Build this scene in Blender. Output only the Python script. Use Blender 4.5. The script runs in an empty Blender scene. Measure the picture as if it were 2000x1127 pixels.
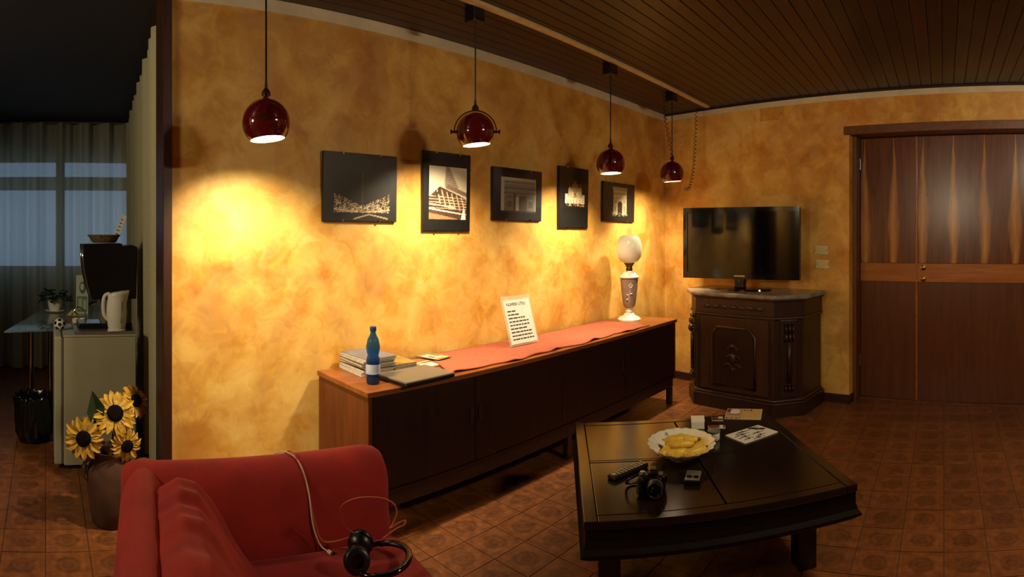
import bpy, bmesh, math, random
import numpy as np
from mathutils import Vector, Matrix
PI = math.pi
R = math.radians
random.seed(7)
sc = bpy.context.scene
col = sc.collection

# ---------------------------------------------------------------- camera (sweep panorama: cylindrical)
EYE = 1.48
FPX, X0PX, Y0PX = 1117.0, 88.8, 458.4
cam = bpy.data.cameras.new('camera')
cam.type = 'PANO'
cam.panorama_type = 'CENTRAL_CYLINDRICAL'
cam.central_cylindrical_range_u_min = -1000 / FPX
cam.central_cylindrical_range_u_max = 1000 / FPX
cam.central_cylindrical_range_v_min = -(1127 - Y0PX) / FPX
cam.central_cylindrical_range_v_max = Y0PX / FPX
cam.central_cylindrical_radius = 1.0
cam.clip_start = 0.02
co = bpy.data.objects.new('scene_camera', cam)
co.location = (0, 0, EYE)
co.rotation_euler = (PI / 2, 0, -(1000 - X0PX) / FPX)
col.objects.link(co)
sc.camera = co

# ---------------------------------------------------------------- world: blue dusk outside the windows
w = bpy.data.worlds.new('dusk')
sc.world = w
w.use_nodes = True
bg = w.node_tree.nodes['Background']
bg.inputs['Color'].default_value = (0.30, 0.45, 0.68, 1)
bg.inputs['Strength'].default_value = 0.9
sc.view_settings.view_transform = 'Standard'
sc.view_settings.look = 'None'
sc.view_settings.gamma = 1.0
sc.view_settings.use_curve_mapping = False
sc.view_settings.exposure = 0.0
CHANDELIER_W = 460.0      # emission strength of each of its six bulbs
SPOT_W = 150.0            # watts of each pendant's reflector bulb
FILL_W = 120.0           # emission strength of the added, unseen fill globe
WARM = (1.0, 0.83, 0.56)

# ---------------------------------------------------------------- materials
MATS = {}
def lin(h):
    h = h.lstrip('#')
    v = [int(h[i:i + 2], 16) / 255 for i in (0, 2, 4)]
    return tuple(((c + .055) / 1.055) ** 2.4 if c > .04045 else c / 12.92 for c in v) + (1,)

class NT:
    def __init__(s, name):
        s.m = bpy.data.materials.new(name); s.m.use_nodes = True
        s.t = s.m.node_tree; s.t.nodes.clear()
        s.out = s.t.nodes.new('ShaderNodeOutputMaterial')
        MATS[name] = s.m
    def n(s, typ, **kw):
        nd = s.t.nodes.new('ShaderNode' + typ)
        for k, v in kw.items():
            if k.startswith('i_'):
                nd.inputs[k[2:].replace('_', ' ')].default_value = v
            else: setattr(nd, k, v)
        return nd
    def l(s, a, b): s.t.links.new(a, b)
    def math(s, op, a, b=None, c=None):
        nd = s.t.nodes.new('ShaderNodeMath'); nd.operation = op
        for i, v in enumerate((a, b, c)):
            if v is None: continue
            if isinstance(v, (int, float)): nd.inputs[i].default_value = v
            else: s.l(v, nd.inputs[i])
        return nd.outputs[0]
    def coord(s, kind='Object', scale=(1, 1, 1)):
        t = s.n('TexCoord'); mp = s.n('Mapping'); mp.inputs['Scale'].default_value = scale
        s.l(t.outputs[kind], mp.inputs[0]); return mp.outputs[0]
    def noise(s, vec, scale, detail=4, rough=.55, dist=0):
        nd = s.n('TexNoise'); nd.inputs['Scale'].default_value = scale
        nd.inputs['Detail'].default_value = detail; nd.inputs['Roughness'].default_value = rough
        nd.inputs['Distortion'].default_value = dist
        s.l(vec, nd.inputs['Vector']); return nd.outputs[0]
    def ramp(s, fac, stops):
        r = s.n('ValToRGB'); e = r.color_ramp.elements
        while len(e) < len(stops): e.new(.5)
        for el, (p, c) in zip(e, stops):
            el.position = p; el.color = c if len(c) == 4 else tuple(c) + (1,)
        s.l(fac, r.inputs[0]); return r.outputs[0]
    def mix(s, fac, a, b, blend='MIX'):
        nd = s.n('Mix'); nd.data_type = 'RGBA'; nd.blend_type = blend
        for i, v in ((0, fac), (6, a), (7, b)):
            if isinstance(v, (int, float)): nd.inputs[i].default_value = v
            elif isinstance(v, tuple): nd.inputs[i].default_value = v
            else: s.l(v, nd.inputs[i])
        return nd.outputs[2]
    def bsdf(s, color, rough=.5, metal=0, bump=None, bstr=.2, bdist=.01, **kw):
        b = s.n('BsdfPrincipled')
        for key, v in (('Base Color', color), ('Roughness', rough), ('Metallic', metal)):
            if isinstance(v, (int, float, tuple)): b.inputs[key].default_value = v
            else: s.l(v, b.inputs[key])
        for k, v in kw.items():
            k = k.replace('_', ' ')
            if isinstance(v, (int, float, tuple)): b.inputs[k].default_value = v
            else: s.l(v, b.inputs[k])
        if bump is not None:
            bp = s.n('Bump'); bp.inputs['Strength'].default_value = bstr; bp.inputs['Distance'].default_value = bdist
            s.l(bump, bp.inputs['Height']); s.l(bp.outputs[0], b.inputs['Normal'])
        s.l(b.outputs[0], s.out.inputs[0]); return b

def plain(name, hexc, rough=.5, metal=0, var=.12, scale=18, bstr=.08, **kw):
    t = NT(name); v = t.coord(); nz = t.noise(v, scale)
    c = lin(hexc); d = tuple(x * (1 - var * 2) for x in c[:3]) + (1,); e = tuple(min(1, x * (1 + var)) for x in c[:3]) + (1,)
    t.bsdf(t.ramp(nz, [(.3, d), (.7, e)]), rough, metal, bump=nz if bstr else None, bstr=bstr, bdist=.003, **kw)

def wood(name, c1, c2, axis='x', rough=.35, scale=1.0, coat=0.0):
    t = NT(name)
    s = {'x': (1.2, 14, 14), 'y': (14, 1.2, 14), 'z': (14, 14, 1.2)}[axis]
    v = t.coord('Object', tuple(k * scale for k in s))
    nz = t.noise(v, 1.6, 6, .6, .6); n2 = t.noise(v, 9, 4, .6)
    f = t.math('ADD', t.math('MULTIPLY', nz, .75), t.math('MULTIPLY', n2, .25))
    t.bsdf(t.ramp(f, [(.3, lin(c1)), (.68, lin(c2))]), rough, bump=n2, bstr=.08, bdist=.002, Coat_Weight=coat, Coat_Roughness=.12)

def emit(name, c, strength):
    t = NT(name); e = t.n('Emission'); e.inputs[0].default_value = c; e.inputs[1].default_value = strength
    t.l(e.outputs[0], t.out.inputs[0])

def clear(name, tint=(1, 1, 1, 1), gloss=1.0, rough=.02, ior=1.45, body=0.0, bodycol=(1, 1, 1, 1)):
    # thin clear sheet: see-through with a Fresnel reflection, optionally a little body colour
    t = NT(name); v = t.coord(); nz = t.noise(v, 30)
    tr = t.n('BsdfTransparent'); tr.inputs[0].default_value = tint
    gl = t.n('BsdfGlossy'); gl.inputs['Roughness'].default_value = rough
    fr = t.n('Fresnel'); fr.inputs[0].default_value = ior
    last = tr.outputs[0]
    if body:
        df = t.n('BsdfDiffuse'); df.inputs[0].default_value = bodycol
        m0 = t.n('MixShader')
        t.l(t.math('MULTIPLY', t.math('ADD', nz, .5), body), m0.inputs[0])
        t.l(last, m0.inputs[1]); t.l(df.outputs[0], m0.inputs[2]); last = m0.outputs[0]
    ge = t.n('NewGeometry'); front = t.math('SUBTRACT', 1.0, ge.outputs['Backfacing'])   # thin sheet: reflect at the outer face only
    m = t.n('MixShader'); t.l(t.math('MINIMUM', t.math('MULTIPLY', t.math('MULTIPLY', fr.outputs[0], gloss), front), 1.0), m.inputs[0])
    t.l(last, m.inputs[1]); t.l(gl.outputs[0], m.inputs[2]); t.l(m.outputs[0], t.out.inputs[0])

def print_mat(name, rough=.5):
    t = NT(name); a = t.n('VertexColor'); a.layer_name = 'Col'
    t.bsdf(a.outputs[0], rough)

# brushed venetian plaster, ochre
def plaster(name):
    t = NT(name); v = t.coord('Object')
    big = t.noise(v, 1.1, 2, .5, .3)
    blot = t.noise(v, 3.0, 3, .5, .9)
    st = t.n('TexVoronoi'); st.inputs['Scale'].default_value = 9; st.feature = 'SMOOTH_F1'
    wv = t.n('VectorMath'); wv.operation = 'ADD'
    nd = t.n('TexNoise'); nd.inputs['Scale'].default_value = 5; nd.inputs['Detail'].default_value = 3
    t.l(v, nd.inputs['Vector']); sc_ = t.n('VectorMath'); sc_.operation = 'SCALE'; sc_.inputs[3].default_value = .35
    t.l(nd.outputs[1], sc_.inputs[0]); t.l(v, wv.inputs[0]); t.l(sc_.outputs[0], wv.inputs[1]); t.l(wv.outputs[0], st.inputs['Vector'])
    stroke = t.noise(wv.outputs[0], 8, 3, .5, 1.6)
    f = t.math('ADD', t.math('MULTIPLY', big, .36), t.math('ADD', t.math('MULTIPLY', blot, .44), t.math('MULTIPLY', stroke, .20)))
    c = t.ramp(f, [(.34, lin('#a06018')), (.45, lin('#c08226')), (.54, lin('#d9a23e')), (.64, lin('#eac268'))])
    cell = t.ramp(st.outputs['Color'], [(.2, lin('#f0cf86')), (.8, lin('#c8852e'))])
    c = t.mix(.22, c, cell)
    t.bsdf(c, .58, bump=f, bstr=.15, bdist=.01)
plaster('plaster')

def tilemat(name, ts):
    t = NT(name); tc = t.n('TexCoord'); sp = t.n('SeparateXYZ'); t.l(tc.outputs['Object'], sp.inputs[0])
    def cen(o):
        a = t.math('FLOORED_MODULO', t.math('ADD', o, ts / 2), ts); return t.math('SUBTRACT', a, ts / 2)
    x, y = cen(sp.outputs[0]), cen(sp.outputs[1])
    r = t.math('SQRT', t.math('ADD', t.math('MULTIPLY', x, x), t.math('MULTIPLY', y, y)))
    ax, ay = t.math('ABSOLUTE', x), t.math('ABSOLUTE', y); sq = t.math('MAXIMUM', ax, ay)
    g = t.n('NewGeometry')
    nz = t.noise(g.outputs['Position'], 22, 5, .65); n2 = t.noise(g.outputs['Position'], 1.7, 3, .6)
    rr = t.math('ADD', r, t.math('MULTIPLY', t.math('SUBTRACT', nz, .5), .03))
    med = t.ramp(t.math('DIVIDE', rr, ts / 2), [(.10, (.6, .6, .6)), (.22, (.35, .35, .35)), (.34, (.75, .75, .75)), (.50, (.38, .38, .38)), (.66, (1, 1, 1))])
    brd = t.ramp(t.math('DIVIDE', sq, ts / 2), [(.74, (1, 1, 1)), (.80, (.72, .72, .72)), (.88, (1, 1, 1)), (.99, (.8, .8, .8))])
    oi = t.n('ObjectInfo')
    base = t.ramp(nz, [(.3, lin('#623518')), (.55, lin('#7f4820')), (.75, lin('#975a2a'))])
    c = t.mix(.62, base, t.mix(1.0, base, med, 'MULTIPLY')); c = t.mix(.5, c, t.mix(1.0, c, brd, 'MULTIPLY'))
    tint = t.math('ADD', .72, t.math('ADD', t.math('MULTIPLY', oi.outputs['Random'], .28), t.math('MULTIPLY', n2, .22)))
    cc = t.n('CombineColor')
    for i in range(3): t.l(tint, cc.inputs[i])
    c = t.mix(1.0, c, cc.outputs[0], 'MULTIPLY')
    t.bsdf(c, t.math('ADD', .34, t.math('MULTIPLY', nz, .2)), bump=nz, bstr=.08, bdist=.003)
TS = 0.205
tilemat('tile', TS)

def plankmat(name, c1, c2):
    t = NT(name); v = t.coord('Object', (1.5, 18, 18)); nz = t.noise(v, 2.0, 6, .62, .5); oi = t.n('ObjectInfo')
    c = t.ramp(nz, [(.3, lin(c1)), (.7, lin(c2))])
    tint = t.math('ADD', .75, t.math('MULTIPLY', oi.outputs['Random'], .5)); cc = t.n('CombineColor')
    for i in range(3): t.l(tint, cc.inputs[i])
    t.bsdf(t.mix(1.0, c, cc.outputs[0], 'MULTIPLY'), .42, bump=nz, bstr=.1, bdist=.002)
plankmat('plank', '#26140d', '#3c2215')

def veneer(name):   # crown-cut veneer with pale lens shaped flames on dark ground
    t = NT(name); tc = t.n('TexCoord'); sp = t.n('SeparateXYZ'); t.l(tc.outputs['Object'], sp.inputs[0])
    v = t.coord('Object', (16, 16, 1.3)); nz = t.noise(v, 1.8, 6, .6, .8)
    wob = t.math('MULTIPLY', t.math('SUBTRACT', t.noise(t.coord('Object', (3, 3, 1.2)), 2, 2), .5), .05)
    x = t.math('ADD', sp.outputs[0], wob)
    d = t.math('PINGPONG', t.math('ADD', x, .02), .135)
    z = sp.outputs[2]
    bell = t.math('MAXIMUM', t.math('SUBTRACT', 1.0, t.math('MULTIPLY', t.math('ABSOLUTE', t.math('SUBTRACT', z, 1.55)), 1.25)), .06)
    wd = t.math('MULTIPLY', bell, .062)
    f = t.math('SUBTRACT', 1.0, t.math('DIVIDE', d, wd))
    f = t.math('MAXIMUM', f, 0.0)
    f = t.math('POWER', f, .7)
    dark = t.ramp(nz, [(.3, lin('#502610')), (.7, lin('#743c1a'))])
    pale = t.ramp(nz, [(.3, lin('#a05f22')), (.7, lin('#c98c3c'))])
    t.bsdf(t.mix(f, dark, pale), .25, bump=nz, bstr=.05, bdist=.002)
veneer('door_veneer')
wood('door_band', '#8a4a1a', '#b06a2a', 'x', .27)
wood('door_lower', '#4c2712', '#66371a', 'z', .3)
wood('frame_wood', '#4f2a14', '#7a4520', 'x', .35)
wood('frame_wood_v', '#4f2a14', '#7a4520', 'z', .35)
wood('dark_trim', '#25130a', '#3d2010', 'x', .4)
wood('dark_trim_v', '#25130a', '#42230f', 'z', .4)
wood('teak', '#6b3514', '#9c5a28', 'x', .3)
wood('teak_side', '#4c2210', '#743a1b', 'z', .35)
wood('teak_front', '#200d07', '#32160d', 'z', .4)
wood('walnut', '#211008', '#3a1f10', 'z', .38)
wood('walnut_light', '#2f190c', '#4e2c16', 'z', .36)
wood('black_wood', '#120906', '#22120a', 'x', .16)
wood('black_wood_matt', '#0f0805', '#1a0e08', 'x', .5)
MATS['black_wood_matt'].node_tree.nodes['Principled BSDF'].inputs['Specular IOR Level'].default_value = .12
plain('ceiling_dark', '#1c120c', .7)
plain('white_strip', '#d9c9a8', .7, var=.08, scale=6)
plain('cream_plate', '#d8c48c', .45, var=.05)
plain('rail_white', '#cdb98a', .5, var=.1)
plain('grout', '#5a3c26', .9)
plain('room_wall', '#6d5632', .8)
plain('burgundy', '#5a0d10', .09, var=.08, scale=4, bstr=0, Coat_Weight=.6, Coat_Roughness=.04)
plain('shade_inside', '#f3e6c8', .5, var=.03)
plain('black_plastic', '#0c0c0e', .35, var=.2)
plain('black_gloss', '#070709', .08, var=.1, bstr=0)
plain('screen', '#060608', .06, var=.1, bstr=0)
plain('chrome', '#c9c9c9', .15, 1.0, var=.04, bstr=0)
plain('brass', '#b98d45', .28, 1.0, var=.08, bstr=.02)
plain('old_brass', '#5b431f', .38, .9, var=.2)
plain('marble', '#8f8576', .22, var=.25, scale=9, bstr=.02)
plain('mat_black', '#141412', .45, var=.1)
plain('fridge_white', '#a9a588', .38, var=.04, scale=5, bstr=.02)
plain('fridge_seal', '#5f5c50', .6)
plain('white_plastic', '#dcd6c4', .28, var=.03)
plain('white_china', '#e7e0cc', .16, var=.04)
plain('grey_plastic', '#6d6b66', .4)
plain('silver', '#a9a69c', .3, .8, var=.06)
plain('paper', '#e8e3d2', .7, var=.03)
plain('ink', '#221e1b', .7)
plain('orange_fabric_cord', '#b4512c', .6)
plain('white_cord', '#e0c9ae', .5)
plain('banana', '#e3b93c', .4, var=.14, scale=30)
plain('banana_tip', '#4b3a16', .7)
plain('petal', '#c99a2a', .6, var=.2, scale=40)
plain('seed_disc', '#140b06', .95, var=.3, scale=120, bstr=.4, Specular_IOR_Level=.1)
plain('stem_green', '#2f4a1e', .6)
plain('leaf_green', '#22391b', .55, var=.25)
plain('plant_green', '#15261a', .55, var=.3)
plain('clay', '#50301d', .8, var=.22, scale=10, bstr=.25)
plain('basket', '#6d5730', .8, var=.3, scale=60, bstr=.4)
plain('bin_bag', '#0d0f10', .22, var=.2, scale=25, bstr=.5)
plain('runner_red', '#b05a3c', .85, var=.1, scale=60, bstr=.15)
plain('runner_hem', '#8f3520', .9)
plain('lamp_glaze', '#8d7767', .3, var=.1, scale=14)
plain('lamp_relief', '#c9bfae', .4)
plain('yellow_toy', '#cbb04a', .5)
plain('brown_toy', '#6b4a2a', .6)
plain('blue_cap', '#1c3560', .35)
plain('cover_blue', '#6a7182', .3, var=.2, scale=12)
plain('cover_ochre', '#a68241', .35, var=.2, scale=12)
plain('cover_dark', '#3a3a3e', .35, var=.2, scale=12)
plain('page_edge', '#cfc7ae', .8, var=.12, scale=90)
plain('laptop_grey', '#6e675a', .32, var=.05)
plain('bottle_label', '#b9c6d8', .4)
plain('card_red', '#7a3226', .5)
plain('frame_black', '#090807', .4)
plain('window_frame', '#5d4a30', .6)
print_mat('print'); print_mat('print_gloss', .25)
clear('glass_pane', gloss=1.0, rough=.01)
clear('acrylic', tint=(.95, .93, .88, 1), gloss=.8, body=.25, bodycol=(.9, .85, .7, 1))
clear('table_glass', tint=(.55, .68, .62, 1), gloss=1.2, rough=.05, body=.35, bodycol=(.45, .55, .5, 1))
clear('blue_plastic', tint=(.16, .34, .62, 1), gloss=1.0, rough=.04, body=.14, bodycol=(.05, .16, .4, 1))
clear('chimney_glass', tint=(.95, .93, .88, 1), gloss=1.5, rough=.05, body=.12, bodycol=(.9, .85, .75, 1))
clear('window_glass', gloss=.6)

t = NT('opal')      # frosted globe of the oil lamp
b = t.bsdf((.93, .86, .72, 1), .22, bump=t.noise(t.coord(), 20), bstr=.02)
b.inputs['Subsurface Weight'].default_value = .3
tl = t.n('BsdfTranslucent'); tl.inputs[0].default_value = (.95, .88, .72, 1)
mx = t.n('MixShader'); mx.inputs[0].default_value = .4
t.l(b.outputs[0], mx.inputs[1]); t.l(tl.outputs[0], mx.inputs[2]); t.l(mx.outputs[0], t.out.inputs[0])

def curtain_mat(name, c, thin, tl_):
    t = NT(name); v = t.coord('Object', (60, 60, 60)); nz = t.noise(v, 2)
    df = t.n('BsdfDiffuse'); cr = t.ramp(nz, [(.3, tuple(x * .85 for x in lin(c)[:3])), (.7, lin(c))]); t.l(cr, df.inputs[0])
    tr = t.n('BsdfTranslucent'); t.l(cr, tr.inputs[0])
    tp = t.n('BsdfTransparent')
    m1 = t.n('MixShader'); m1.inputs[0].default_value = tl_; t.l(df.outputs[0], m1.inputs[1]); t.l(tr.outputs[0], m1.inputs[2])
    m2 = t.n('MixShader'); m2.inputs[0].default_value = thin; t.l(m1.outputs[0], m2.inputs[1]); t.l(tp.outputs[0], m2.inputs[2])
    t.l(m2.outputs[0], t.out.inputs[0])
curtain_mat('sheer', '#c7c4a6', .20, .55)
curtain_mat('side_sheer', '#cfc9a4', .12, .4)

def fabric(name, c1, c2):
    t = NT(name); v = t.coord('Object')
    nz = t.noise(v, 7, 4, .6); fine = t.noise(v, 420, 2, .6)
    c = t.ramp(t.math('ADD', t.math('MULTIPLY', nz, .7), t.math('MULTIPLY', fine, .3)), [(.32, lin(c1)), (.68, lin(c2))])
    t.bsdf(c, .9, bump=fine, bstr=.35, bdist=.002, Sheen_Weight=.06)
fabric('red_fabric', '#86150c', '#a81f10')
emit('bulb', (1, .84, .58, 1), CHANDELIER_W)
emit('fill_glow', (1, .86, .58, 1), FILL_W)
emit('reflector_bulb', (1, .80, .50, 1), 14.0)

# ---------------------------------------------------------------- mesh helpers
class MB:
    def __init__(s, M=None): s.v = []; s.f = []; s.mi = []; s.M = M; s.cur = 0
    def add(s, vs, fs):
        o = len(s.v); s.v += [tuple(s.M @ Vector(p)) if s.M else tuple(p) for p in vs]
        for f in fs: s.f.append(tuple(i + o for i in f)); s.mi.append(s.cur)
        return s
    def box(s, x0, x1, y0, y1, z0, z1):
        vs = [(x, y, z) for z in (z0, z1) for y in (y0, y1) for x in (x0, x1)]
        return s.add(vs, [(0, 2, 3, 1), (4, 5, 7, 6), (0, 1, 5, 4), (1, 3, 7, 5), (3, 2, 6, 7), (2, 0, 4, 6)])
    def tube(s, pts, r, n=8, closed=False, caps=True):
        pts = [Vector(p) for p in pts]; k = len(pts); rr = r if isinstance(r, (list, tuple)) else [r] * k
        vs = []; fs = []; up = None
        for i in range(k):
            a = pts[(i - 1) % k] if (i or closed) else pts[0]; b = pts[(i + 1) % k] if (i < k - 1 or closed) else pts[-1]
            d = (b - a); d = d.normalized() if d.length > 1e-9 else Vector((0, 0, 1))
            if up is None:
                up = Vector((0, 0, 1)) if abs(d.z) < .9 else Vector((1, 0, 0))
            e = up - d * up.dot(d)
            if e.length < 1e-6: e = d.orthogonal()
            e.normalize(); up = e; g = d.cross(e)
            for j in range(n):
                t = 2 * PI * j / n; vs.append(pts[i] + (e * math.cos(t) + g * math.sin(t)) * rr[i])
        m = k if closed else k - 1
        for i in range(m):
            for j in range(n):
                a, b = i * n + j, i * n + (j + 1) % n; c, d = ((i + 1) % k) * n + (j + 1) % n, ((i + 1) % k) * n + j
                fs.append((a, b, c, d))
        if caps and not closed: fs += [tuple(range(n))[::-1], tuple(range((k - 1) * n, k * n))]
        return s.add(vs, fs)
    def lathe(s, prof, n=24, c=(0, 0, 0), caps=True, lobes=0, amp=0.0):
        vs = []; fs = []; k = len(prof)
        for r, z in prof:
            for j in range(n):
                t = 2 * PI * j / n; q = r * (1 + amp * abs(math.sin(lobes * t / 2)) * (r / max(p[0] for p in prof)) ** 2) if lobes else r
                vs.append((c[0] + q * math.cos(t), c[1] + q * math.sin(t), c[2] + z))
        for i in range(k - 1):
            for j in range(n): fs.append((i * n + j, i * n + (j + 1) % n, (i + 1) * n + (j + 1) % n, (i + 1) * n + j))
        if caps:
            if prof[0][0] > 1e-5: fs.append(tuple(range(n))[::-1])
            if prof[-1][0] > 1e-5: fs.append(tuple(range((k - 1) * n, k * n)))
        return s.add(vs, fs)
    def prism(s, poly, a, b, axis='z'):
        n = len(poly)
        def P(u, v, h): return {'z': (u, v, h), 'y': (u, h, v), 'x': (h, u, v)}[axis]
        vs = [P(u, v, a) for u, v in poly] + [P(u, v, b) for u, v in poly]
        fs = [tuple(range(n))[::-1], tuple(range(n, 2 * n))] + [(i, (i + 1) % n, n + (i + 1) % n, n + i) for i in range(n)]
        return s.add(vs, fs)
    def grid(s, fn, nu, nv, closeu=False):
        vs = [fn(i / (nu if closeu else nu - 1), j / (nv - 1)) for j in range(nv) for i in range(nu)]
        fs = []
        for j in range(nv - 1):
            for i in range(nu if closeu else nu - 1):
                i2 = (i + 1) % nu; fs.append((j * nu + i, j * nu + i2, (j + 1) * nu + i2, (j + 1) * nu + i))
        return s.add(vs, fs)
    def ball(s, c, r, n=12, m=8, sq=(1, 1, 1)):
        prof = [(max(1e-4, r * math.sin(PI * k / m)), -r * math.cos(PI * k / m)) for k in range(m + 1)]
        o = len(s.v); M = s.M; s.M = None; s.lathe(prof, n); s.M = M
        for i in range(o, len(s.v)):
            p = Vector((s.v[i][0] * sq[0] + c[0], s.v[i][1] * sq[1] + c[1], s.v[i][2] * sq[2] + c[2])); s.v[i] = tuple(M @ p if M else p)
        return s
    def mat(s, i): s.cur = i; return s
    def build(s, name, mat, parent=None, smooth=False, bevel=0, seg=2, sub=0, solid=0, fix=True):
        me = bpy.data.meshes.new(name); me.from_pydata(s.v, [], s.f)
        for m in (mat if isinstance(mat, (list, tuple)) else [mat]): me.materials.append(MATS[m])
        me.polygons.foreach_set('material_index', s.mi)
        if fix or bevel:
            bm = bmesh.new(); bm.from_mesh(me)
            if fix: bmesh.ops.recalc_face_normals(bm, faces=bm.faces)
            if bevel:
                es = [e for e in bm.edges if len(e.link_faces) == 2 and e.calc_face_angle(0) > R(25)]
                bmesh.ops.bevel(bm, geom=es, offset=bevel, segments=seg, affect='EDGES', profile=.5, clamp_overlap=True)
            bm.to_mesh(me); bm.free()
        if smooth:
            me.polygons.foreach_set('use_smooth', [True] * len(me.polygons))
            if smooth is not True: me.set_sharp_from_angle(angle=R(smooth))
        o = bpy.data.objects.new(name, me); col.objects.link(o)
        if parent: o.parent = parent
        if sub:
            md = o.modifiers.new('subdivision', 'SUBSURF'); md.levels = md.render_levels = sub
        if solid:
            md = o.modifiers.new('thickness', 'SOLIDIFY'); md.thickness = solid; md.offset = 0
        return o

def tag(o, label, cat, group=None):
    o['label'] = label; o['category'] = cat
    if group: o['group'] = group
    return o
def thing(name, label, cat, loc=(0, 0, 0), rz=0, group=None, rot=None):
    o = bpy.data.objects.new(name, None); o.empty_display_size = .05; col.objects.link(o)
    o.location = loc; o.rotation_euler = rot or (0, 0, rz); return tag(o, label, cat, group)
def struct(o): o['kind'] = 'structure'; return o
def box(name, mat, x0, x1, y0, y1, z0, z1, parent=None, bevel=0, M=None, seg=2):
    return MB(M).box(x0, x1, y0, y1, z0, z1).build(name, mat, parent, bevel=bevel, seg=seg)
def spline(pts, n=8):
    pts = [Vector(p) for p in pts]; out = []
    for i in range(len(pts) - 1):
        p0 = pts[max(i - 1, 0)]; p1 = pts[i]; p2 = pts[i + 1]; p3 = pts[min(i + 2, len(pts) - 1)]
        for k in range(n):
            t = k / n
            out.append(.5 * ((2 * p1) + (p2 - p0) * t + (2 * p0 - 5 * p1 + 4 * p2 - p3) * t * t + (3 * p1 - p0 - 3 * p2 + p3) * t ** 3))
    return out + [pts[-1]]
def text_part(name, body, size, mat, parent, M, align='LEFT', ext=.0004):
    cu = bpy.data.curves.new(name, 'FONT'); cu.body = body; cu.size = size; cu.extrude = ext; cu.align_x = align
    ob = bpy.data.objects.new(name, cu); col.objects.link(ob); bpy.context.view_layer.update()
    me = bpy.data.meshes.new_from_object(ob.evaluated_get(bpy.context.evaluated_depsgraph_get()))
    col.objects.unlink(ob); bpy.data.objects.remove(ob)
    me.transform(M); me.materials.clear(); me.materials.append(MATS[mat]); me.name = name
    o = bpy.data.objects.new(name, me); col.objects.link(o); o.parent = parent
    return o

# a flat print as a finely divided sheet with one colour per point (u right, v up, 0..1)
class Pic:
    def __init__(s, w, h, c):
        s.w, s.h = w, h; s.a = np.empty((h, w, 3)); s.a[:] = lin(c)[:3]
        s.U, s.V = np.meshgrid((np.arange(w) + .5) / w, (np.arange(h) + .5) / h)
    def put(s, m, c, k=1.0):
        c = np.array(lin(c)[:3]) if isinstance(c, str) else np.array(c)
        m = (m * k)[..., None] if m.dtype != bool else (m.astype(float) * k)[..., None]
        s.a = s.a * (1 - m) + c * m
    def poly(s, pts, c, k=1.0):
        m = np.zeros_like(s.U, bool); n = len(pts)
        for i in range(n):
            (x1, y1), (x2, y2) = pts[i], pts[(i + 1) % n]
            if y1 == y2: continue
            cnd = ((y1 > s.V) != (y2 > s.V)) & (s.U < (x2 - x1) * (s.V - y1) / (y2 - y1) + x1); m ^= cnd
        s.put(m, c, k)
    def rect(s, x0, y0, x1, y1, c, k=1.0): s.put((s.U >= x0) & (s.U <= x1) & (s.V >= y0) & (s.V <= y1), c, k)
    def ell(s, cx, cy, rx, ry, c, k=1.0): s.put(((s.U - cx) / rx) ** 2 + ((s.V - cy) / ry) ** 2 <= 1, c, k)
    def line(s, x1, y1, x2, y2, wd, c, k=1.0):
        dx, dy = x2 - x1, y2 - y1; L = dx * dx + dy * dy + 1e-9
        t = np.clip(((s.U - x1) * dx + (s.V - y1) * dy) / L, 0, 1)
        asp = s.h / s.w
        s.put(np.hypot(s.U - x1 - t * dx, (s.V - y1 - t * dy) * asp) <= wd, c, k)
    def grain(s, rng, k, m=None):
        g = 1 + k * (rng.random((s.h, s.w)) - .5)[..., None]
        s.a = np.clip(s.a * g, 0, 1) if m is None else np.where(m[..., None], np.clip(s.a * g, 0, 1), s.a)
    def build(s, name, parent, P, mat='print'):
        # P(u,v) -> point
        vs = [P(i / (s.w - 1), j / (s.h - 1)) for j in range(s.h) for i in range(s.w)]
        fs = [(j * s.w + i, j * s.w + i + 1, (j + 1) * s.w + i + 1, (j + 1) * s.w + i) for j in range(s.h - 1) for i in range(s.w - 1)]
        me = bpy.data.meshes.new(name); me.from_pydata(vs, [], fs); me.materials.append(MATS[mat])
        at = me.color_attributes.new('Col', 'FLOAT_COLOR', 'POINT')
        d = np.ones((s.h * s.w, 4)); d[:, :3] = s.a.reshape(-1, 3); at.data.foreach_set('color', d.ravel().astype(np.float32))
        o = bpy.data.objects.new(name, me); col.objects.link(o); o.parent = parent
        return o
RNG = np.random.default_rng(5)

# ---------------------------------------------------------------- the room
CEIL = 2.75
YA = 2.811                      # long plastered wall
MBW = Matrix.Translation((4.6572, -0.8268, 0)) @ Matrix.Rotation(math.atan2(.984604, .174797), 4, 'Z')   # right wall: x along it, y into the room
RZB = math.atan2(.984604, .174797)
def wb(t, d, z=0): return MBW @ Vector((t, d, z))
def xb(y, d=0): return (4.73 - d + .174797 * y) / .984604

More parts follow.
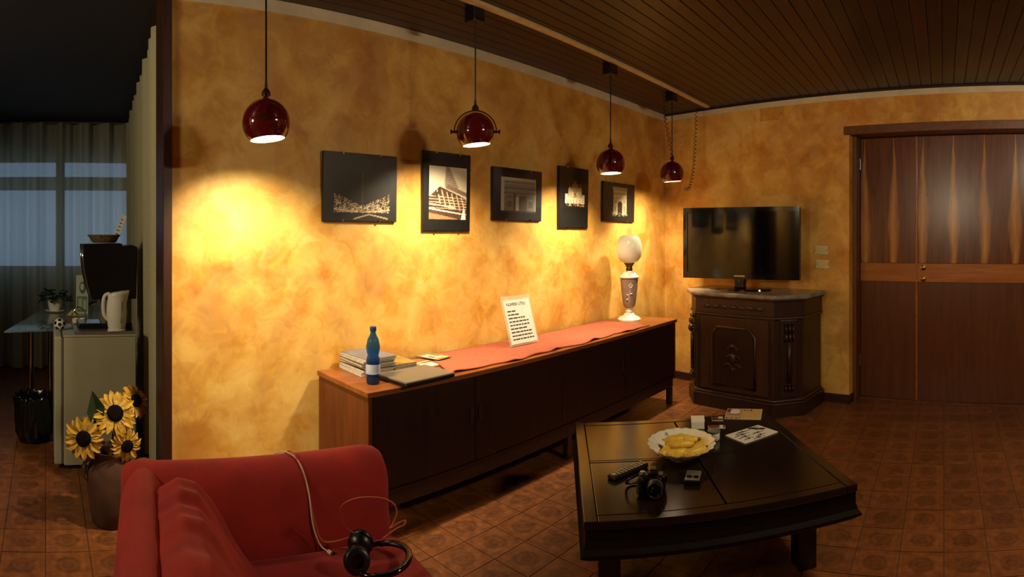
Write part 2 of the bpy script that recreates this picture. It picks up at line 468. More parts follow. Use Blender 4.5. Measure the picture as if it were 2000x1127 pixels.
struct(MB().box(.627, 5.75, YA, YA + .15, 0, CEIL).build('wall_back', 'plaster'))
m = MB(MBW)
m.box(1.68, 3.72, -.30, 0, 0, CEIL); m.box(-.02, 1.68, -.30, 0, 2.425, CEIL); m.box(-2.9, -.02, -.30, 0, 0, CEIL)
struct(m.build('wall_right', 'plaster'))
struct(MB().box(-2.75, 4.3, -3.65, -3.5, 0, CEIL).build('wall_front', 'room_wall'))
struct(MB().box(-2.75, -2.6, -3.5, 6.5, 0, CEIL).build('wall_left', 'room_wall'))
struct(MB().box(-2.6, -1.25, YA, YA + .15, 0, CEIL).build('wall_divider', 'plaster'))
struct(MB().prism([(.645, 2.965), (.99, 6.5), (1.2, 6.5), (.86, 2.965)], 0, CEIL).build('wall_side', 'plaster'))
m = MB()
m.box(-2.6, 1.2, 6.5, 6.7, 0, 1.06); m.box(-2.6, 1.2, 6.5, 6.7, 2.37, CEIL); m.box(-2.6, -2.3, 6.5, 6.7, 1.06, 2.37)
struct(m.build('wall_far', 'room_wall'))

# floor: recessed grout bed, tiles on it
fl = struct(box('floor', 'grout', -2.75, 5.6, -3.65, 6.7, -.06, -.004))
tiles = []
for i in range(-14, 28):
    for j in range(-18, 33):
        x, y = (i + .5) * TS, (j + .5) * TS
        if x < -2.55 or y < -3.45 or y > 6.45 or x > xb(y) + .32 or (y > YA and x > 1.05): continue
        tiles.append((x, y))
def rank(p):
    r = math.hypot(*p); a = math.degrees(math.atan2(p[0], p[1]))
    seen = r > 2.3 and -8 < a < 112 and not (1.5 < p[0] < 4.4 and 1.7 < p[1]) and not (.3 < p[0] < 1.3 and 1.2 < p[1] < 2.2)
    seen = seen and not (p[1] > 2.6 and p[0] > .6)
    return (0 if seen else 1, r)
tiles.sort(key=rank)
tm = MB().box(-TS / 2 + .002, TS / 2 - .002, -TS / 2 + .002, TS / 2 - .002, -.012, 0)
t0 = tm.build('tile', 'tile', fl)
for k, (x, y) in enumerate(tiles[:300]):
    o = t0 if k == 0 else t0.copy()
    if k: col.objects.link(o); o.parent = fl
    o.location = (x, y, random.uniform(-.0008, .0008))
m = MB()
for x, y in tiles[300:]:
    m.box(x - TS / 2 + .002, x + TS / 2 - .002, y - TS / 2 + .002, y + TS / 2 - .002, -.012, 0)
rest = m.build('tile_field', 'tile', fl, fix=False); rest['kind'] = 'stuff'
# the joined tiles keep their mesh origin on a tile centre so that the pattern stays centred
off = Vector((TS / 2, TS / 2, 0)); rest.data.transform(Matrix.Translation(-off)); rest.location = off

# ceiling of narrow boards running along the long wall
ce = struct(box('ceiling', 'ceiling_dark', -2.75, 5.6, -3.65, YA, CEIL, CEIL + .1))
y = YA - .012
while y > -3.5:
    x1 = xb(y - .045) - .012
    MB().prism([(-2.6, y - .0865), (x1, y - .0865), (x1, y), (-2.6, y)], CEIL - .018, CEIL - .001).build('plank', 'plank', ce, bevel=.003, seg=1)
    y -= .09
struct(box('ceiling', 'ceiling_dark', -2.75, 1.2, YA + .15, 6.7, CEIL, CEIL + .1))
struct(box('ceiling', 'ceiling_dark', -2.75, .64, YA, YA + .15, CEIL, CEIL + .1))

# painted strips under the ceiling, skirtings, end post of the long wall
struct(box('trim_1', 'white_strip', .63, 5.27, YA - .006, YA + .001, CEIL - .085, CEIL - .019))
struct(box('trim_2', 'white_strip', -2.7, 3.68, -.001, .006, CEIL - .085, CEIL - .019, M=MBW))
struct(box('trim_3', 'ceiling_dark', -2.7, 3.68, 0, .018, CEIL - .034, CEIL - .018, M=MBW))
struct(box('baseboard_back', 'dark_trim', .64, 5.27, YA - .014, YA + .001, 0, .075, bevel=.003))
m = MB(MBW); m.box(1.68, 3.66, -.001, .014, 0, .075); m.box(1.666, 1.68, -.1, .014, 0, .075)
struct(m.build('baseboard_right', 'dark_trim', bevel=.003))
struct(box('trim_4', 'dark_trim_v', .583, .63, YA - .016, YA + .17, 0, CEIL - .02, bevel=.004))

# door in the right wall: wooden lining, a narrow and a wide leaf
ln = struct(MB(MBW).box(-.02, 1.725, -.28, .016, 2.355, 2.43).build('trim_5', 'frame_wood', bevel=.004))
ln2 = struct(MB(MBW).box(1.645, 1.68, -.24, -.09, 0, 2.355).build('trim_6', 'frame_wood_v', bevel=.003))
struct(MB(MBW).box(-.055, -.02, -.24, .0, 0, 2.43).build('trim_7', 'frame_wood_v', bevel=.003))
def leaf(name, t0, t1, knobs):
    d = MB().box(t0 + .003, t1 - .003, -.25, -.212, .012, 2.35).build(name, 'door_lower'); d.matrix_world = MBW; struct(d)
    MB().box(t0 + .004, t1 - .004, -.214, -.204, 1.229, 2.348).build('upper_panel', 'door_veneer', d, bevel=.002, seg=1)
    MB().box(t0 + .004, t1 - .004, -.214, -.202, 1.062, 1.227).build('middle_band', 'door_band', d, bevel=.002, seg=1)
    MB().box(t0 + .004, t1 - .004, -.214, -.204, .02, 1.060).build('lower_panel', 'door_lower', d, bevel=.002, seg=1)
    for z, nm in knobs:
        Mk = Matrix.Translation((t1 - .06, -.202, z)) @ Matrix.Rotation(-PI / 2, 4, 'X')
        MB(Mk).lathe([(.026, 0), (.026, .004), (.018, .006), (.014, .012), (.016, .016), (.008, .02), (.0001, .02)], 20).build(nm, 'brass', d, smooth=30)
    return d
d1 = leaf('door_1', 1.121, 1.645, ())
d2 = leaf('door_2', -.02, 1.119, ((1.19, 'lock_rosette'), (1.09, 'lock_rosette')))
MB().box(1.112, 1.128, -.206, -.196, .012, 2.35).build('cover_strip', 'door_band', d2, bevel=.003)
Mk = Matrix.Translation((1.02, -.204, 1.83)) @ Matrix.Rotation(-PI / 2, 4, 'X')
MB(Mk).lathe([(.008, 0), (.008, .003), (.0001, .003)], 12).build('peephole', 'black_plastic', d2, smooth=30)
for z in (2.12, .35):
    MB().tube([(1.642, -.195, z - .05), (1.642, -.195, z + .05)], .008, 8).build('hinge', 'chrome', d1, smooth=40)
struct(box('trim_8', 'frame_wood', -.02, 1.645, -.26, -.195, 0, .011, M=MBW))
struct(box('wall_leak_block', 'ceiling_dark', -.4, 2.0, -.42, -.302, 0, CEIL, M=MBW))  # unseen backing added behind the doors to block leaking sky light

# far window behind the sheer curtain
wn = struct(MB().box(-2.3, 1.2, 6.54, 6.60, 1.06, 1.12).build('window_1', 'window_frame'))
for a in ((-2.3, 1.2, 2.31, 2.37), (-2.3, 1.2, 1.99, 2.14), (-2.3, -2.22, 1.12, 2.31), (.12, .22, 1.12, 2.31), (-1.1, -1.0, 1.12, 2.31), (1.1, 1.2, 1.12, 2.31)):
    box('window_bar', 'window_frame', a[0], a[1], 6.535, 6.605, a[2], a[3], wn)
for a in ((-2.22, -1.1), (-1.0, .12), (.22, 1.1)):
    for z0, z1 in ((1.12, 1.99), (2.14, 2.31)):
        box('window_pane', 'window_glass', a[0], a[1], 6.568, 6.574, z0, z1, wn)

# ---------------------------------------------------------------- chandelier out of frame on the right: six bulbs
ch = thing('chandelier', 'six-bulb brass ceiling chandelier hanging over the open floor right of the table', 'chandelier', (2.4, -.56, 2.29))
MB().lathe([(.0001, .44), (.055, .44), (.05, .42), (.012, .41)], 20, caps=False).build('ceiling_rose', 'old_brass', ch, smooth=30)
MB().tube([(0, 0, 0), (0, 0, .43)], .008, 8).build('stem', 'old_brass', ch, smooth=40)
MB().lathe([(.0001, -.05), (.03, -.04), (.045, 0), (.03, .05), (.008, .08)], 20).build('hub', 'old_brass', ch, smooth=40)
MB().lathe([(.215, .045), (.205, .056), (.08, .085), (.012, .105)], 32, caps=False).build('shade_dish', 'old_brass', ch, smooth=40, solid=.004)
for k in range(6):
    a = 2 * PI * (k + .3) / 6; ca, sa = math.cos(a), math.sin(a)
    MB().tube(spline([(0, 0, 0), (.06 * ca, .06 * sa, -.03), (.12 * ca, .12 * sa, .0), (.13 * ca, .13 * sa, .04)], 5), .007, 8).build('arm', 'old_brass', ch, smooth=40)
    MB().lathe([(.018, .04), (.018, .062), (.0001, .062)], 12, (.13 * ca, .13 * sa, 0)).build('socket', 'old_brass', ch, smooth=30)
    MB().ball((.13 * ca, .13 * sa, .005), .03, 12, 8).build('bulb', 'bulb', ch, smooth=True)

# ---------------------------------------------------------------- pendant lamps along a ceiling rail
rl = MB().box(-.3, 5.10, 2.212, 2.262, CEIL - .034, CEIL - .018).build('lamp_rail', 'rail_white', bevel=.003)
tag(rl, 'long pale cable rail on the ceiling above the row of pendant lamps', 'rail')
def pendant(x, zc, rad, label, yaw, tilt=(0, 0), aim=(-.05, .52, -.55), extra=None):
    p = thing('pendant_lamp', label, 'lamp', (x, 2.30, zc), 0, 'burgundy globe pendant lamps')
    up = CEIL - zc - .018
    box('canopy', 'black_plastic', -.04, .04, -.035, .045, up - .085, up, p, bevel=.004)
    MB().tube([(0, 0, rad + .045), (0, 0, up - .08)], .0045, 8).build('cord', 'black_plastic', p, smooth=40)
    MB().lathe([(.006, rad + .07), (.007, rad + .045), (.018, rad + .03), (.02, rad + .012)], 14).build('cap', 'old_brass', p, smooth=30)
    Mt = Matrix.Rotation(tilt[0], 4, 'X') @ Matrix.Rotation(tilt[1], 4, 'Y')
    c0 = R(134); prof = [(rad * math.sin(c0 * k / 22) + 1e-4, rad * math.cos(c0 * k / 22)) for k in range(23)]
    sh = MB(Mt).lathe(prof, 40, caps=False).build('shade', 'burgundy', p, smooth=True, fix=True)
    ri = rad * .975
    prof2 = [(ri * math.sin(c0 * k / 22) + 1e-4, ri * math.cos(c0 * k / 22)) for k in range(23)] + [(rad * math.sin(c0), rad * math.cos(c0))]
    MB(Mt).lathe(prof2, 40, caps=False).build('lining', 'shade_inside', sh, smooth=True)
    zb = rad * math.cos(c0)
    MB(Mt).lathe([(rad * .16, rad * .1), (rad * .3, -rad * .2), (rad * .62, zb + .018), (rad * .60, zb + .012), (.0001, zb + .008)], 28, caps=False).build('bulb', 'reflector_bulb', p, smooth=40)
    Y = Matrix.Rotation(yaw, 4, 'Z'); rb = rad + .014
    yk = MB(Y)
    arc = [(rb * math.cos(R(a)), rb * math.sin(R(a))) for a in range(-4, 185, 8)]
    for (a0, b0), (a1, b1) in zip(arc[:-1], arc[1:]):
        k = 1 - .006 / rb
        yk.add([(q[0] * f, s * .008, q[1] * f) for q in ((a0, b0), (a1, b1)) for f in (1, k) for s in (-1, 1)],
               [(0, 1, 5, 4), (2, 6, 7, 3), (0, 4, 6, 2), (1, 3, 7, 5)])
    yk.build('yoke', 'burgundy', p, smooth=40)
    for s in (-1, 1):
        Mk = Y @ Matrix.Translation((s * (rad - .002), 0, 0)) @ Matrix.Rotation(s * PI / 2, 4, 'Y')
        MB(Mk).lathe([(.009, 0), (.009, .016), (.006, .018), (.006, .024), (.013, .026), (.013, .034), (.0001, .035)], 14).build('side_screw', 'old_brass', p, smooth=30)
    L = bpy.data.lights.new('reflector_spot', 'SPOT'); L.energy = SPOT_W; L.color = WARM; L.spot_size = R(114); L.spot_blend = 1.0; L.shadow_soft_size = .03
    lo = bpy.data.objects.new('reflector_spot', L); col.objects.link(lo); lo.parent = p
    lo.location = Mt @ Vector((0, 0, zb + .003)); lo.rotation_euler = Vector(aim).to_track_quat('-Z', 'Y').to_euler()
    return p
pendant(.934, 1.966, .105, 'burgundy globe pendant lamp nearest the curtained opening, leftmost of the row', R(65), (R(-4), R(-4)), (.10, .50, -.98))
pendant(2.15, 2.046, .105, 'burgundy globe pendant lamp hanging in a visible yoke above the tower picture', R(-43), (R(-4), R(-4)), (.05, .50, -.95))
pendant(3.49, 2.0, .105, 'burgundy globe pendant lamp hanging above the rightmost framed picture', R(40), (R(-3), R(0)), (.05, .50, -.92))
p4 = pendant(4.47, 2.02, .105, 'burgundy globe pendant lamp in the corner with coiled black cords', R(30), (R(-3), R(-4)), (.30, .42, -.80))
def coil(pts, r, turns, wire, name, parent):
    sp = spline(pts, 24); n = turns * 9; path = []
    L = [0]
    for a, b in zip(sp[:-1], sp[1:]): L.append(L[-1] + (b - a).length)
    for i in range(n + 1):
        s = L[-1] * i / n; k = min(max(j for j in range(len(L)) if L[j] <= s + 1e-9), len(sp) - 2)
        q = sp[k].lerp(sp[k + 1], (s - L[k]) / max(1e-9, L[k + 1] - L[k])); d = (sp[k + 1] - sp[k]).normalized()
        e = d.cross(Vector((0, 1, .01))).normalized(); g = d.cross(e); t = 2 * PI * turns * i / n
        path.append(q + (e * math.cos(t) + g * math.sin(t)) * r)
    MB().tube(path, wire, 5).build(name, 'black_plastic', parent, smooth=True)
coil([(-.10, .03, .70), (-.12, .0, .45), (-.07, -.02, .22), (-.01, -.01, .12)], .012, 15, .0028, 'coiled_cord', p4)
coil([(.60, .04, .70), (.56, .03, .45), (.45, .0, .1), (.30, -.03, -.10), (.18, -.04, -.13)], .013, 24, .0028, 'coiled_cord', p4)

# ---------------------------------------------------------------- framed photographs on the long wall
def picture(x0, x1, z0, z1, name, label, im, ins, group='framed black-matted photographs on the plaster wall', roll=0):
    w2, h = (x1 - x0) / 2, z1 - z0
    p = thing('framed_picture', label, 'picture', ((x0 + x1) / 2, YA - .001, z0), group=group, rot=(R(1.2), R(roll), 0))
    box('backing', 'frame_black', -w2, w2, -.018, -.001, 0, h, p)
    box('mat_board', 'mat_black', -w2 + .003, w2 - .003, -.020, -.0178, .003, h - .003, p)
    a, b, c, d = ins
    im.build('photo_print', p, lambda u, v: (-w2 + a + u * (2 * w2 - a - b), -.0206, c + v * (h - c - d)))
    box('glass', 'glass_pane', -w2, w2, -.0245, -.0215, 0, h, p)
    for sx in (-1, 1):
        for z in (-.001, h - .012):
            box('clip', 'chrome', sx * w2 * .5 - .006, sx * w2 * .5 + .006, -.026, -.001, z, z + .013, p)
    return p
# 1: avenue lights at night
im = Pic(90, 64, '#0b0908'); g = RNG
for k in range(900):
    s_ = random.choice((-1, 1)); q = random.random(); hh = .08 + .34 * q
    u = .5 + s_ * q * .48; v = .16 + (.06 + hh * .8) * random.random() ** 1.3
    im.ell(u, v, .008, .012, random.choice(('#d9b98a', '#b98f5a', '#f0dfbd', '#7d5a34')), .8)
im.line(.5, .2, .5, .98, .012, '#4d432c', .7)
im.rect(0, 0, 1, .1, '#120c08', .8); im.line(.35, .02, .62, .12, .01, '#b89a72'); im.line(.62, .12, .95, .03, .01, '#b89a72')
im.line(.02, .22, .4, .17, .008, '#d9c09a'); im.line(.6, .17, .98, .22, .008, '#d9c09a')
picture(1.471, 1.966, 1.555, 1.945, 'night', 'framed night photograph of a lit avenue, leftmost picture on the wall', im, (.065, .05, .012, .11))
# 2: iron lattice tower seen from below
im = Pic(64, 96, '#d3c2a4')
im.put(np.clip((im.V - .3) * .5, 0, .4), '#efe2c6')
im.poly([(.44, 1), (.52, 1), (.78, .6), (.40, .62)], '#8f7a66', .8)
for k in range(9): im.line(.42, .62 + k * .045, .76 - k * .03, .60 + k * .045, .007, '#5f4b3c', .7)
im.poly([(.0, .0), (.0, .42), (.28, .62), (1, .40), (1, 0)], '#4a3527')
im.poly([(.42, .62), (.50, .66), (1, .52), (1, .44), (.45, .58)], '#7d6553')
for k in range(7): im.line(.2 + k * .13, .58 - k * .03, .3 + k * .13, .30 - k * .03, .014, '#c9ab88')
for k in range(5): im.line(0, .44 - k * .055, 1, .24 - k * .05 + .16, .010, '#caae8b')
im.line(.2, .42, .28, .60, .016, '#2c1e15'); im.line(.0, .30, .7, .22, .012, '#e1cba8'); im.line(.02, .2, .98, .10, .016, '#ecdcc0')
im.poly([(0, 0), (0, .13), (.75, .02), (.78, 0)], '#97714c'); im.poly([(.84, .0), (.98, .0), (.92, .24)], '#f0e4cc')
im.grain(g, .5, im.V < .6)
picture(2.164, 2.558, 1.503, 2.003, 'tower', 'framed sepia photograph of an iron lattice tower seen from below', im, (.045, .035, .075, .09))
# 3: pale arch in daylight
def arch(im, x0, x1, y0, y1, stone, dark, shade):
    im.rect(x0, y0, x1, y1, stone); W = x1 - x0; Hh = y1 - y0
    im.rect(x0 - .02, y0 + Hh * .84, x1 + .02, y0 + Hh * .88, shade); im.rect(x0 - .02, y0 + Hh * .66, x1 + .02, y0 + Hh * .69, shade)
    cx = (x0 + x1) / 2; aw = W * .17
    im.rect(cx - aw, y0, cx + aw, y0 + Hh * .42, dark); im.ell(cx, y0 + Hh * .42, aw, Hh * .13, dark)
    for s_ in (-1, 1):
        im.rect(cx + s_ * W * .34 - W * .07, y0 + Hh * .12, cx + s_ * W * .34 + W * .07, y0 + Hh * .36, shade, .8)
        im.rect(cx + s_ * W * .34 - W * .09, y0 + Hh * .45, cx + s_ * W * .34 + W * .09, y0 + Hh * .6, shade, .5)
im = Pic(84, 72, '#a99f8a')
im.put(np.clip((1 - im.V) * .5, 0, .4), '#cbc2ac')
arch(im, .10, .98, .06, .80, '#7d7566', '#b9b09a', '#554d41')
im.rect(.10, .82, .98, .90, '#5c5447', .7); im.rect(.34, .03, .42, .55, '#3b352c', .8); im.rect(.50, .03, .74, .48, '#5a5246'); im.rect(.0, .0, 1, .05, '#3f3a2d')
im.grain(g, .35)
picture(2.768, 3.288, 1.58, 1.952, 'arch_day', 'framed pale grey photograph of a stone arch by day, third picture in the row', im, (.08, .07, .06, .065))
# 4: white domed church at night
im = Pic(56, 96, '#0d0a07')
cream = '#e8d6ae'
im.rect(.12, .26, .88, .44, cream); im.rect(.25, .4, .75, .6, '#e3cfa3'); im.ell(.5, .66, .16, .13, '#b99c72'); im.rect(.45, .74, .55, .84, '#9d8059')
for cx in (.28, .72): im.ell(cx, .58, .07, .10, '#cdb488'); im.line(cx, .6, cx, .76, .012, '#bfa376'); im.rect(cx - .07, .4, cx + .07, .56, '#d8c296')
for cx in (.14, .86): im.rect(cx - .05, .26, cx + .05, .5, '#efe0bc')
for k in range(6): im.rect(.17 + k * .125, .27, .22 + k * .125, .36, '#8d6b45', .8)
im.ell(.5, .5, .05, .03, '#7d6444'); im.rect(.42, .42, .58, .47, '#8a6d49', .7)
for k in range(60): im.ell(.1 + .8 * random.random(), .2 + .08 * random.random(), .02, .015, random.choice(('#c77f5a', '#e8d6ae', '#3c3020', '#8a8a4a')), .7)
im.grain(g, .4)
picture(3.497, 3.888, 1.532, 2.022, 'church', 'framed narrow night photograph of a floodlit white domed church', im, (.05, .03, .12, .06))
# 5: floodlit arch at night
im = Pic(72, 84, '#1c1710')
arch(im, .16, .86, .10, .86, '#c9b48a', '#2a2117', '#8d7650')
im.rect(.13, .86, .89, .97, '#ad976c'); im.rect(.0, 0, 1, .09, '#1a150e')
for k in range(40): im.ell(.1 + .85 * random.random(), .05 + .1 * random.random(), .02, .015, random.choice(('#e8d9b0', '#6d5a38', '#c5b58a')), .7)
im.grain(g, .3)
picture(4.107, 4.640, 1.597, 1.948, 'arch_night', 'framed night photograph of a floodlit stone arch, rightmost picture on the wall', im, (.115, .10, .04, .03))

# ---------------------------------------------------------------- sideboard along the long wall
SX0, SX1, SF, SB, SZ = 1.445, 4.50, 2.281, 2.79, .737
sb = thing('sideboard', 'long low dark teak sideboard standing along the plaster wall', 'sideboard', (SX0, SF, 0))
WS, DS = SX1 - SX0, SB - SF
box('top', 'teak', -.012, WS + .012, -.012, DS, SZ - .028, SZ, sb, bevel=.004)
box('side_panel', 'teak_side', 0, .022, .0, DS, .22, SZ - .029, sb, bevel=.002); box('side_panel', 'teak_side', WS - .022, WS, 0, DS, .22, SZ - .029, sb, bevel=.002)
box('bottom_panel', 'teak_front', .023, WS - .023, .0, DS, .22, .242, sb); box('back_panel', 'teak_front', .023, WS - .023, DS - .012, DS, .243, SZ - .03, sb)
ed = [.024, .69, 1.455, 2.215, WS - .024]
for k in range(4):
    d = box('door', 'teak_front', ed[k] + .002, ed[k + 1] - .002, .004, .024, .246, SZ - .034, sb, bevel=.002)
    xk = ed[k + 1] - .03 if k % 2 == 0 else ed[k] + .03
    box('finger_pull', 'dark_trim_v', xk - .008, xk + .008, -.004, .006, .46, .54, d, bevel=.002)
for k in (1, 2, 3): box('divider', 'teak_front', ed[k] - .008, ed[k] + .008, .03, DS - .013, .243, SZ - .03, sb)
box('base_rail', 'dark_trim', .02, WS - .02, .015, .045, .15, .218, sb, bevel=.003); box('base_rail', 'dark_trim', .02, WS - .02, DS - .045, DS - .015, .15, .218, sb, bevel=.003)
for x in (.03, WS * .5, WS - .075):
    for y in (.012, DS - .057): box('leg', 'dark_trim_v', x, x + .045, y, y + .045, 0, .219, sb, bevel=.004)

# red runner with soft creases
rx0, rx1, ry0, ry1 = 1.975, 4.06, 2.305, 2.765
def run(u, v):
    x = rx0 + (rx1 - rx0) * u + .20 * v * (1 - u) + .03 * v * u
    edge = .012 * math.sin(u * 19) * (1 - v) ** 2 + .01 * math.sin(u * 41 + 1) * (1 - v) ** 2
    z = SZ + .0035 + .004 * max(0, math.sin(u * 23 + v * 3)) ** 3 + .009 * (1 - v) ** 6 * max(0, math.sin(u * 31 + .8)) ** 4
    return (x, ry0 + edge + (ry1 - ry0) * v, z)
o = MB().grid(run, 90, 14).build('table_runner', 'runner_red', smooth=True, solid=.003)
tag(o, 'orange-red cloth runner laid along the top of the long sideboard', 'runner')
hem = MB().tube([Vector(run(k / 89, 0)) for k in range(90)], .0032, 6).build('hem', 'runner_hem', o, smooth=True)

# standing notice in a clear holder
sg = thing('notice_stand', 'clear acrylic stand holding a white printed sheet headed NUMERI UTILI on the runner', 'sign', (2.845, 2.555, SZ + .010), rot=(R(-17), 0, R(-1)))
box('holder', 'acrylic', -.14, .14, .0, .004, 0, .335, sg, bevel=.001)
box('sheet', 'paper', -.125, .125, -.002, -.0005, .012, .305, sg)
MM = Matrix.Rotation(PI / 2, 4, 'X')
text_part('heading', 'NUMERI UTILI', .030, 'ink', sg, Matrix.Translation((-.105, -.0026, .266)) @ MM)
for k, (wd) in enumerate((.075, .10, .15, .19, .18, .15, .19, .19, .20)):
    mb = MB(); x = -.105
    random.seed(k)
    while x < -.105 + wd:
        l = random.uniform(.016, .04); mb.box(x, min(x + l, -.1 + wd), -.0028, -.002, .226 - k * .0235, .234 - k * .0235); x += l + .006
    mb.build('text_line', 'ink', sg)
random.seed(11)
for s_ in (-1, 1):
    MB().box(s_ * .1 - .006, s_ * .1 + .006, .004, .008, .02, .2).build('back_strut', 'acrylic', sg)
box('foot', 'acrylic', -.14, .14, .0, .05, 0, .004, sg)

# oil lamp
ol = thing('oil_lamp', 'tall oil lamp with frosted globe and brown ceramic body at the sideboard end', 'lamp', (4.24, 2.60, SZ))
MB().lathe([(.100, 0), (.102, .012), (.085, .03), (.05, .045), (.042, .06), (.03, .066)], 36).build('foot', 'white_china', ol, smooth=40)
MB().lathe([(.028, .066), (.034, .08), (.024, .095), (.03, .105)], 30).build('stem_ring', 'white_china', ol, smooth=40)
bd = MB().lathe([(.03, .105), (.05, .125), (.058, .16), (.066, .22), (.074, .30), (.078, .37)], 36).build('body', 'lamp_glaze', ol, smooth=40)
lf = MB()
def on_body(a, z): rr = .060 + .018 * (z - .16) / .21 + .001; return Vector((rr * math.cos(R(a)), rr * math.sin(R(a)), z))
lf.tube(spline([on_body(214, .16), on_body(208, .20), on_body(216, .25), on_body(222, .30)], 5), .003, 6)
for a, z in ((222, .318), (212, .305), (232, .305), (216, .29), (228, .29)): lf.ball(on_body(a, z), .0095, 8, 6, (.8, .8, 1.1))
for a, z in ((200, .225), (226, .235), (198, .185)): lf.ball(on_body(a, z), .012, 8, 6, (1, 1, .55))
lf.build('relief_flower', 'lamp_relief', bd, smooth=True)
MB().lathe([(.088, .37), (.09, .378), (.07, .392), (.06, .405), (.045, .42), (.03, .43)], 36).build('shoulder', 'white_china', ol, smooth=40)
br = MB().lathe([(.026, .43), (.03, .445), (.024, .46), (.034, .48), (.045, .49), (.045, .496), (.02, .498)], 28).build('burner', 'old_brass', ol, smooth=40)
MB().tube([(-.03, 0, .47), (-.07, -.01, .472)], .003, 6).build('wick_key_shaft', 'old_brass', br)
MB().lathe([(.010, -.003), (.012, 0), (.010, .003)], 12, (-.074, -.011, .472)).build('wick_key', 'brass', br, smooth=True)
MB().lathe([(.043, .498), (.075, .515), (.100, .55), (.111, .60), (.108, .65), (.094, .70), (.075, .725), (.052, .738)], 40, caps=False).build('globe', 'opal', ol, smooth=True, solid=.003)
MB().lathe([(.02, .498), (.03, .55), (.026, .62), (.024, .80)], 24, caps=False).build('chimney', 'chimney_glass', ol, smooth=True)

# bottle
bt = thing('water_bottle', 'blue plastic water bottle standing at the left end of the sideboard', 'bottle', (1.548, 2.40, SZ))
MB().lathe([(.0001, .004), (.028, 0), (.034, .012), (.036, .05), (.034, .09), (.036, .105), (.034, .125), (.028, .142), (.034, .165), (.036, .185), (.028, .222), (.016, .245), (.0135, .255), (.0135, .268)], 28).build('body', 'blue_plastic', bt, smooth=50)
MB().lathe([(.0364, .052), (.0364, .10)], 28, caps=False).build('label_band', 'bottle_label', bt, smooth=True)
MB().lathe([(.0001, .002), (.031, .002), (.033, .02), (.033, .05), (.0001, .05)], 24).build('water', 'blue_plastic', bt, smooth=40)
MB().lathe([(.016, .262), (.0165, .266), (.0165, .282), (.015, .285), (.0001, .285)], 20).build('cap', 'blue_cap', bt, smooth=30)

# magazines piled at the left end
def mag(name, label, x, y, z, w_, h, th, rz, cover, group='magazines piled on the sideboard'):
    p = thing(name, label, 'magazine', (x, y, z), rz, group)
    box('pages', 'page_edge', -w_ / 2 + .002, w_ / 2 - .002, -h / 2 + .002, h / 2 - .002, .001, th - .001, p)
    if isinstance(cover, str): box('cover', cover, -w_ / 2, w_ / 2, -h / 2, h / 2, th - .001, th, p)
    else: cover.build('cover', p, lambda u, v: (-w_ / 2 + u * w_, -h / 2 + v * h, th + .0003), 'print_gloss'); 
    box('back_cover', 'cover_dark', -w_ / 2, w_ / 2, -h / 2, h / 2, 0, .001, p)
    return p
zz = SZ; tn = ('lowest', 'second from the bottom', 'third from the bottom', 'fourth from the bottom', 'second from the top', 'topmost, blue-grey covered')
for k, (th, cv) in enumerate(((.022, 'page_edge'), (.014, 'cover_dark'), (.016, 'cover_ochre'), (.012, 'cover_dark'), (.012, 'page_edge'), (.013, 'cover_blue'))):
    mag('magazine', 'magazine in the pile beside the blue bottle, ' + tn[k], 1.665 + .006 * (k % 3), 2.655 - .005 * (k % 2), zz, .20, .26, th, R(-3 + 2.2 * (k % 3)), cv); zz += th + .0006
zz = SZ
for k, (th, cv) in enumerate(((.012, 'cover_dark'), (.014, 'page_edge'), (.014, 'cover_ochre'))):
    mag('magazine', ('dark thin magazine at the bottom of the low pile behind the laptop', 'pale magazine in the middle of the low pile behind the laptop', 'ochre-covered magazine on top of the low pile behind the laptop')[k], 1.845, 2.64 - .004 * k, zz, .15, .22, th, R(3 - 3 * k), cv); zz += th + .0006
im = Pic(40, 30, '#c9683a'); im.rect(.25, .1, .8, .45, '#eadfca'); im.rect(.1, .55, .5, .62, '#eadfca'); im.rect(.55, .6, .9, .68, '#e3c9a4')
mag('magazine', 'thin orange and white leaflet lying beside the low magazine pile', 2.02, 2.60, SZ, .17, .21, .004, R(4), im)
im = Pic(40, 30, '#8d7a4b'); im.rect(.1, .2, .6, .8, '#e2dcc3'); im.rect(.2, .3, .4, .6, '#5f5a44'); im.rect(.6, .1, .9, .4, '#dfd27a')
mag('magazine', 'thin olive patterned leaflet with its corner on the red runner', 2.15, 2.67, SZ + .0125, .13, .18, .003, R(12), im)

# laptop
lp = thing('laptop', 'closed grey laptop lying at the front edge of the sideboard', 'laptop', (1.79, 2.365, SZ + .0005), R(3))
box('base', 'black_plastic', -.165, .165, -.12, .12, 0, .014, lp, bevel=.004)
box('lid', 'laptop_grey', -.167, .167, -.122, .122, .0145, .026, lp, bevel=.005)
MB().tube([(-.12, .118, .014), (.12, .118, .014)], .006, 8).build('hinge', 'black_plastic', lp)

# ---------------------------------------------------------------- carved cabinet with marble top, against the right wall
TOPZ = .99
cb = thing('tv_cabinet', 'dark carved wooden cabinet with a marble top under the television', 'cabinet', tuple(wb(2.49, .02)), RZB)
def plan(o): return [(-.55 - o, 0), (.55 + o, 0), (.55 + o, .40 + o * .4), (.38 + o * .4, .58 + o), (-.38 - o * .4, .58 + o), (-.55 - o, .40 + o * .4)]
MB().prism(plan(0), .13, .80).build('body', 'walnut', cb, bevel=.004)
MB().prism(plan(.035), 0, .115).build('plinth', 'walnut', cb, bevel=.006)
MB().prism(plan(.02), .115, .135).build('plinth_moulding', 'walnut_light', cb, bevel=.008)
MB().prism(plan(.012), .805, .935).build('frieze', 'walnut', cb, bevel=.004)
MB().prism(plan(.024), .788, .806).build('frieze_moulding', 'walnut_light', cb, bevel=.008)
MB().prism(plan(.03), .935, .95).build('top_moulding', 'walnut_light', cb, bevel=.006)
MB().prism(plan(.055), .951, TOPZ).build('marble_top', 'marble', cb, bevel=.014, seg=3)
